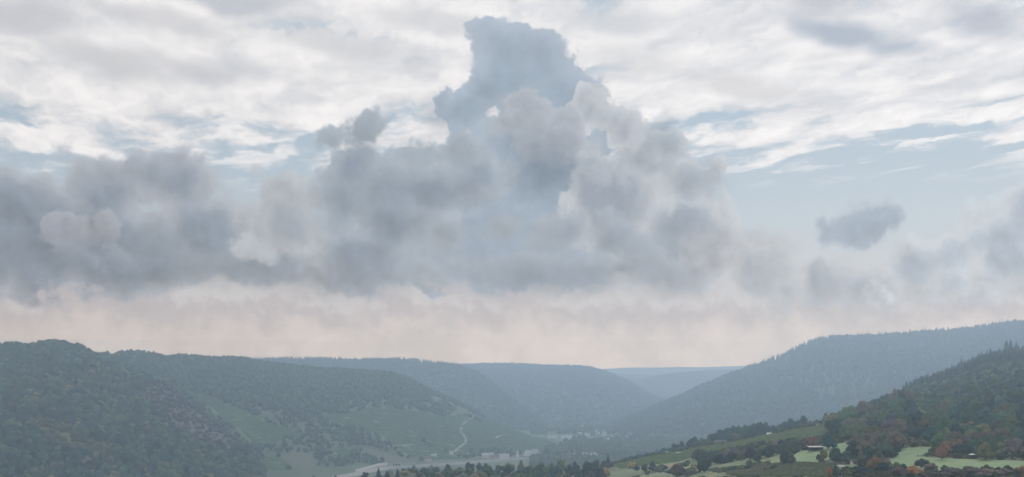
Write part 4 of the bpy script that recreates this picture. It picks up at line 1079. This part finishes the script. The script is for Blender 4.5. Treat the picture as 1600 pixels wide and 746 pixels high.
strip('terrace_path', [(6.0, 6.985), (6.2, 6.965), (6.5, 6.955)], 5, 1.0, simple_mat('path_mat', (.24, .25, .2), var=.2), skirt=2, dmin=2600, dens=10)
strip('field_track', [(13.10, 7.265), (13.19, 7.30), (13.31, 7.355)], 3.4, .25, track_mat, skirt=.6, dmin=600, dens=3)
RZ = 6.0
fx = lambda X, Y: (EYE - FLOOR - RZ) * F / (Y - HY)
road_pts = [(5.2, 7.46), (5.5, 7.41), (5.8, 7.345), (5.98, 7.31), (6.15, 7.295), (6.5, 7.275), (7.0, 7.243), (7.5, 7.205), (7.9, 7.175), (8.4, 7.15)]
rd, rx_, ry_ = strip('road', road_pts, 13, RZ, asph, fixed=fx, skirt=RZ + 2, dens=10)
rd.data.materials.append(conc)
# the two long concrete parapets of the road
def parapet(side, label):
    tx, ty = np.gradient(rx_), np.gradient(ry_); L = np.hypot(tx, ty); nx_, ny_ = -ty / L, tx / L
    V = []
    for o, dz in ((-.25, 0), (-.25, 1.1), (.25, 1.1), (.25, 0)):
        V.append(np.stack([rx_ + nx_ * (side * 6.1 + o), ry_ + ny_ * (side * 6.1 + o), np.full(len(rx_), FLOOR + RZ + dz + .005)], -1))
    V = np.stack(V, 1).reshape(-1, 3); n = len(rx_)
    Fq = [[i * 4 + j, i * 4 + (j + 1) % 4, (i + 1) * 4 + (j + 1) % 4, (i + 1) * 4 + j] for i in range(n - 1) for j in range(4)]
    tag(link('road_parapet', mesh_np('road_parapet', V, np.array(Fq)), conc), label, 'parapet')
parapet(-1, 'long low pale parapet on the nearer edge of the valley road'); parapet(1, 'long low pale parapet on the far edge of the valley road')

# =================================================================== BUILDINGS
def colmat(name, c, var=.12, rough=.85):
    return simple_mat(name, c, rough=rough, var=var, scale=.6)
M_white = colmat('white_render', (.74, .73, .70)); M_cream = colmat('cream_render', (.58, .52, .44)); M_pink = colmat('pink_render', (.50, .38, .34))
M_slate = colmat('slate_roof', (.10, .11, .125)); M_grey = colmat('pale_grey_roof', (.36, .38, .40)); M_tile = colmat('red_tile', (.20, .095, .07)); M_wood = colmat('dark_boards', (.07, .055, .045))
M_glass = simple_mat('dark_glass', (.03, .035, .045), rough=.2, var=.05, spec=.5)
def bm_obj(name, bm, mat, parent):
    me = bpy.data.meshes.new(name); bm.to_mesh(me); bm.free(); me.materials.append(mat)
    o = bpy.data.objects.new(name, me); col.objects.link(o); o.parent = parent; return o
def add_box(bm, c, s):
    r = bmesh.ops.create_cube(bm, size=1.0); bmesh.ops.scale(bm, vec=s, verts=r['verts']); bmesh.ops.translate(bm, vec=c, verts=r['verts'])
def house(X, D, w, d, h, rise, yaw, wm, rmat, label, name='house', cat='house', group=None, windows=2, lift=0.0, chimney=True):
    """w along the ridge, d across, wall height h, roof rise"""
    r = bpy.data.objects.new(name, None); col.objects.link(r); r.location = wpos(X, D, lift); r.rotation_euler = (0, 0, yaw); tag(r, label, cat, group)
    bm = bmesh.new()
    v = [bm.verts.new(p) for p in ((-w/2, -d/2, -1.5), (-w/2, d/2, -1.5), (-w/2, d/2, h), (-w/2, 0, h + rise), (-w/2, -d/2, h), (w/2, -d/2, -1.5), (w/2, d/2, -1.5), (w/2, d/2, h), (w/2, 0, h + rise), (w/2, -d/2, h))]
    bm.faces.new([v[i] for i in (0, 4, 3, 2, 1)]); bm.faces.new([v[i] for i in (5, 6, 7, 8, 9)])
    for a, b, c, e in ((0, 5, 9, 4), (1, 2, 7, 6), (4, 9, 8, 3), (2, 3, 8, 7)): bm.faces.new([v[i] for i in (a, b, c, e)])
    bm_obj('wall', bm, wm, r)
    bm = bmesh.new(); ov = .5; t_ = .28
    sl = rise / (d / 2)
    for sgn in (-1, 1):
        y0, z0 = sgn * (d / 2 + ov), h - ov * sl + .05; y1, z1 = 0, h + rise + .05
        q = [bm.verts.new(p) for p in ((-w/2 - ov, y0, z0), (w/2 + ov, y0, z0), (w/2 + ov, y1, z1), (-w/2 - ov, y1, z1), (-w/2 - ov, y0, z0 + t_), (w/2 + ov, y0, z0 + t_), (w/2 + ov, y1, z1 + t_), (-w/2 - ov, y1, z1 + t_))]
        for f in ((0, 1, 2, 3), (7, 6, 5, 4), (0, 4, 5, 1), (1, 5, 6, 2), (2, 6, 7, 3), (3, 7, 4, 0)): bm.faces.new([q[i] for i in f])
    rf_ = bm_obj('roof', bm, rmat, r)
    if chimney:
        bm = bmesh.new(); add_box(bm, (w * .22, d * .1, h + rise + .5), (.8, .8, 1.8)); bm_obj('chimney', bm, M_tile, rf_)
    for k in range(windows):
        bm = bmesh.new(); xx = -w / 2 + w * (k + .5) / windows
        add_box(bm, (xx, -d / 2 - .01, h * .55), (1.4, .12, 1.6)); bm_obj('window', bm, M_glass, r)
    bm = bmesh.new(); add_box(bm, (w / 2 + .01, 0, 1.0), (.12, 1.3, 2.2)); bm_obj('door', bm, M_wood, r)
    return r

def flD(Y, z=FLOOR): return (EYE - z) * F / (Y - HY)
hs = [
 (7.62, flD(7.175), 26, 14, 7, 5, .12, M_cream, M_grey, 'long cream building with a broad pale grey roof beyond the road end', 'barn', 'barn', 4),
 (7.72, flD(7.185), 16, 9, 6, 3, -.1, M_pink, M_tile, 'lower pinkish building in front of the cream one with the grey roof', 'house', 'house', 3),
 (7.88, flD(7.182), 22, 9, 8, 2.4, .03, M_white, M_grey, 'bright white long building right of the cream barn', 'house', 'house', 4),
 (8.085, flD(7.16), 5, 5, 11, 4, .3, M_white, M_grey, 'narrow white tower like house between the white building and the steep roofs', 'house', 'house', 1),
 (8.25, flD(7.14), 16, 12, 6, 8, .8, M_white, M_grey, 'steep pale roofed house, left one of a pair by the trees', 'house', 'house', 2),
 (8.36, flD(7.13), 16, 13, 6, 9, -.7, M_cream, M_grey, 'steep pale roofed house, right one of a pair by the trees', 'house', 'house', 2),
 (6.69, flD(7.225), 13, 9, 6, 4, .3, M_cream, M_tile, 'cream house with a reddish roof above the road bend', 'house', 'house', 2),
 (6.78, flD(7.20), 10, 8, 6, 4, -.3, M_white, M_slate, 'small white house right of the cream one above the road', 'house', 'house', 2),
 (7.05, flD(7.18), 9, 7, 5, 3, .1, M_white, M_grey, 'small white house near the foot of the winding track', 'house', 'house', 2),
 (7.33, flD(7.165), 8, 7, 5, 3, .4, M_white, M_slate, 'tiny white house among trees right of the winding track', 'house', 'house', 1),
 (8.82, flD(6.90), 26, 20, 5, 10, .6, M_cream, M_grey, 'large hazy building with a steep triangular gable in the misty village', 'barn', 'barn', 2),
 (8.98, flD(6.90), 40, 14, 5, 4, .1, M_white, M_grey, 'long low hazy building right of the triangular gable', 'house', 'house', 3),
 (8.63, flD(6.86), 28, 10, 5, 3, .0, M_white, M_grey, 'low whitish building at the left end of the misty village', 'house', 'house', 3),
 (9.23, flD(6.92), 15, 12, 9, 6, .5, M_white, M_grey, 'tall pale house at the front of the misty village', 'house', 'house', 2),
 (9.35, flD(6.925), 20, 12, 9, 6, -.3, M_white, M_slate, 'wide white house beside the tall pale one in the misty village', 'house', 'house', 3),
 (9.50, flD(6.925), 18, 12, 6, 5, .2, M_white, colmat('bright_roof', (.7, .7, .68)), 'house with a bright white roof in the misty village', 'house', 'house', 2),
 (9.61, flD(6.915), 11, 9, 6, 4, .1, M_cream, M_tile, 'small cream house right of the bright white roof', 'house', 'house', 2),
 (9.95, flD(6.91), 9, 9, 7, 4, .2, M_white, M_slate, 'single white house right of the poplars', 'house', 'house', 1),
]
for X, D, w, d, h, ri, yw, wm, rm_, lab, nm, ct, nw in hs: house(X, D, w, d, h, ri, yw, wm, rm_, lab, nm, ct, None, nw)
for i in range(15):                                       # riverside row, half hidden by the bottom belt
    X = 8.52 + i * .056 + random.uniform(-.01, .01)
    house(X, flD(7.2 - .004 * i + random.uniform(-.008, .008)), random.uniform(8, 14), random.uniform(7, 10), random.uniform(4.5, 8.5), random.uniform(2.5, 4.5), random.uniform(-.5, .5),
          random.choice([M_white, M_white, M_cream]), random.choice([M_grey, M_slate, M_grey]), 'small whitish house in the row behind the tree belt at mid valley', group='row of houses behind the tree belt', windows=1)
for i in range(26):                                       # misty village climbing the far side
    X = random.uniform(8.9, 9.85); Y = random.uniform(6.62, 6.88)
    house(X, flD(Y), random.uniform(10, 16), 10, random.uniform(6, 9), random.uniform(4, 6), random.uniform(-.8, .8), (wq := random.choice([M_white, M_cream, M_white])), (rq := random.choice([M_grey, M_slate, M_tile])),
          'faint %s house with %s roof, %s row, %s end of misty village' % ('cream' if wq is M_cream else 'white', {M_grey: 'pale', M_slate: 'dark', M_tile: 'reddish'}[rq], 'highest' if Y < 6.7 else 'middle' if Y < 6.8 else 'lower', side(X, 8.9, 9.85)), group='houses at the back of the misty village', windows=0)

# white portal building with three dark openings where the road leaves the slope
r = bpy.data.objects.new('road_portal', None); col.objects.link(r); D = fx(6.2, 7.285) + 14; r.location = Vector((wx(6.2, D), D, FLOOR + RZ - 1)); r.rotation_euler = (0, 0, .12)
tag(r, 'white road portal building with dark openings at the road bend', 'portal')
bm = bmesh.new()
for x0, x1 in ((-10, -8.4), (-4.6, -2.9), (1.4, 3.1), (7.6, 9.6)): add_box(bm, ((x0 + x1) / 2, 0, 2.2), (x1 - x0, 7, 5.4))
bm_obj('wall', bm, M_white, r)
bm = bmesh.new(); add_box(bm, (-.2, 0, 5.2), (21, 8, .8)); add_box(bm, (-.2, -3.4, 6.0), (21, .5, .9)); bm_obj('roof', bm, conc, r)
bm = bmesh.new(); add_box(bm, (-.2, 3.2, 2.2), (19, .4, 5.2)); bm_obj('back_wall', bm, M_slate, r)
# pale retaining wall along the foot of the slope left of it
pts = [(5.55, 7.385), (5.75, 7.335), (5.9, 7.29), (6.05, 7.275)]
V = []
for X, Y in pts:
    D = fx(X, Y + .02) + 22
    for dy, dz in ((0, -4), (0, 6.5), (1.6, 6.5), (1.6, -4)): V.append((wx(X, D), D + dy, FLOOR + RZ + dz))
Fq = [[i * 4 + j, i * 4 + (j + 1) % 4, (i + 1) * 4 + (j + 1) % 4, (i + 1) * 4 + j] for i in range(3) for j in range(4)]
tag(link('retaining_wall', mesh_np('retaining_wall', np.array(V), np.array(Fq)), conc), 'pale concrete retaining wall rising along the road left of the portal', 'wall')

# near slope: shed, huts, cottages
D = hit(12.74, 7.045, 600)
r = bpy.data.objects.new('field_shed', None); col.objects.link(r); r.location = wpos(12.74, D); r.rotation_euler = (0, 0, .18); tag(r, 'open field shed with a pale sheet metal roof at the top of the bright meadow', 'shed')
bm = bmesh.new(); add_box(bm, (0, 2.2, 1.2), (9.2, .2, 2.6)); add_box(bm, (4.5, 0, 1.2), (.2, 4.4, 2.4)); bm_obj('wall', bm, M_wood, r)
bm = bmesh.new(); add_box(bm, (0, 0, 2.75), (10.6, 5.6, .16)); bmesh.ops.rotate(bm, cent=(0, 0, 2.75), matrix=__import__('mathutils').Matrix.Rotation(.09, 3, 'X'), verts=bm.verts); bm_obj('roof', bm, colmat('sheet_metal', (.50, .48, .50)), r)
for sx in (-4.4, -1.5, 1.5): 
    bm = bmesh.new(); add_box(bm, (sx, -2.0, 1.15), (.2, .2, 2.5)); bm_obj('post', bm, M_wood, r)
def hutat(X, Y, w, d, h, ri, yaw, wm, rm_, lab, nm='garden_hut', cat='hut', win=1, dmin=600, D=None):
    house(X, D or hit(X, Y, dmin), w, d, h, ri, yaw, wm, rm_, lab, nm, cat, None, win, chimney=False)
hutat(12.015, 6.812, 3.4, 2.6, 1.9, .5, .1, M_white, colmat('white_sheet', (.75, .75, .74)), 'tiny white hut at the top edge of the near vineyard', dmin=1000)
hutat(11.25, 6.945, 12, 5, 2.6, 1.1, .05, M_pink, M_slate, 'low pinkish cottage half hidden in the wood edge above the vineyard', 'cottage', 'cottage', 4, 1000, 1480)
hutat(10.605, 7.105, 4.5, 2.6, 1.3, .4, .1, M_cream, M_grey, 'small pale hut on the path across the near vineyard', dmin=1000)
hutat(10.42, 7.09, 2.4, 2, 1.5, .4, .1, M_white, M_grey, 'smallest whitish hut at the lower wood edge of the vineyard', dmin=1000, D=1490)
hutat(13.335, 7.26, 3.0, 2.4, 2.0, .9, .4, M_cream, M_slate, 'small grey hut with a dark roof in front of the wood right of the track')
hutat(12.79, 6.672, 3.0, 2.6, 2.4, .8, .4, M_cream, M_slate, 'stone hut at the upper right corner of the vineyard', dmin=1000)
hutat(12.62, 6.53, 7, 6, 5, 2.5, .3, M_cream, M_slate, 'pale house gable showing between skyline trees above the vineyard', 'house', 'house', 1, D=1575)
D = hit(15.19, 7.165, 600)
r = bpy.data.objects.new('canopy', None); col.objects.link(r); r.location = wpos(15.19, D); r.rotation_euler = (0, 0, .1); tag(r, 'small white canopy roof on thin posts at the wood edge above the long meadow', 'canopy')
bm = bmesh.new(); q = [bm.verts.new(p) for p in ((-1.7, -1.3, 2.1), (1.7, -1.3, 2.1), (1.7, 1.3, 2.1), (-1.7, 1.3, 2.1), (-.3, 0, 2.7), (.3, 0, 2.7))]
for f in ((0, 1, 5, 4), (2, 3, 4, 5), (1, 2, 5), (3, 0, 4), (3, 2, 1, 0)): bm.faces.new([q[i] for i in f])
bm_obj('roof', bm, colmat('canvas', (.8, .8, .8)), r)
for sx in (-1.5, 1.5):
    for sy in (-1.1, 1.1):
        bm = bmesh.new(); add_box(bm, (sx, sy, 1.0), (.09, .09, 2.2)); bm_obj('post', bm, M_grey, r)

# radio mast on the vineyard hill
X = 6.36; D = float(itp(X, RIDGES['B']['dc'])); r = bpy.data.objects.new('radio_mast', None); col.objects.link(r); r.location = wpos(X, D); tag(r, 'thin grey radio mast on the ridge of the vineyard hill', 'mast')
segs = []
H_ = 50
for k in range(3):
    a = k * 2.094; segs.append(((math.cos(a) * 1.6, math.sin(a) * 1.6, -1), .16, (math.cos(a) * .5, math.sin(a) * .5, H_), .12))
for i in range(16):
    z0, z1 = i * H_ / 16, (i + 1) * H_ / 16; r0, r1 = 1.6 - 1.1 * z0 / H_, 1.6 - 1.1 * z1 / H_
    for k in range(3):
        a, b = k * 2.094, (k + 1) * 2.094; segs.append(((math.cos(a) * r0, math.sin(a) * r0, z0), .08, (math.cos(b) * r1, math.sin(b) * r1, z1), .08))
v, f = limb_mesh(segs); link('lattice', mesh_np('lattice', v, f), M_grey, r)
v, f = limb_mesh([((0, 0, H_ - 1), .15, (0, 0, H_ + 6), .06), ((.9, 0, H_ - 8), .5, (.9, 0, H_ - 5), .5)]); link('antenna', mesh_np('antenna', v, f), M_white, r)
print('SIZE', len(bpy.data.objects))
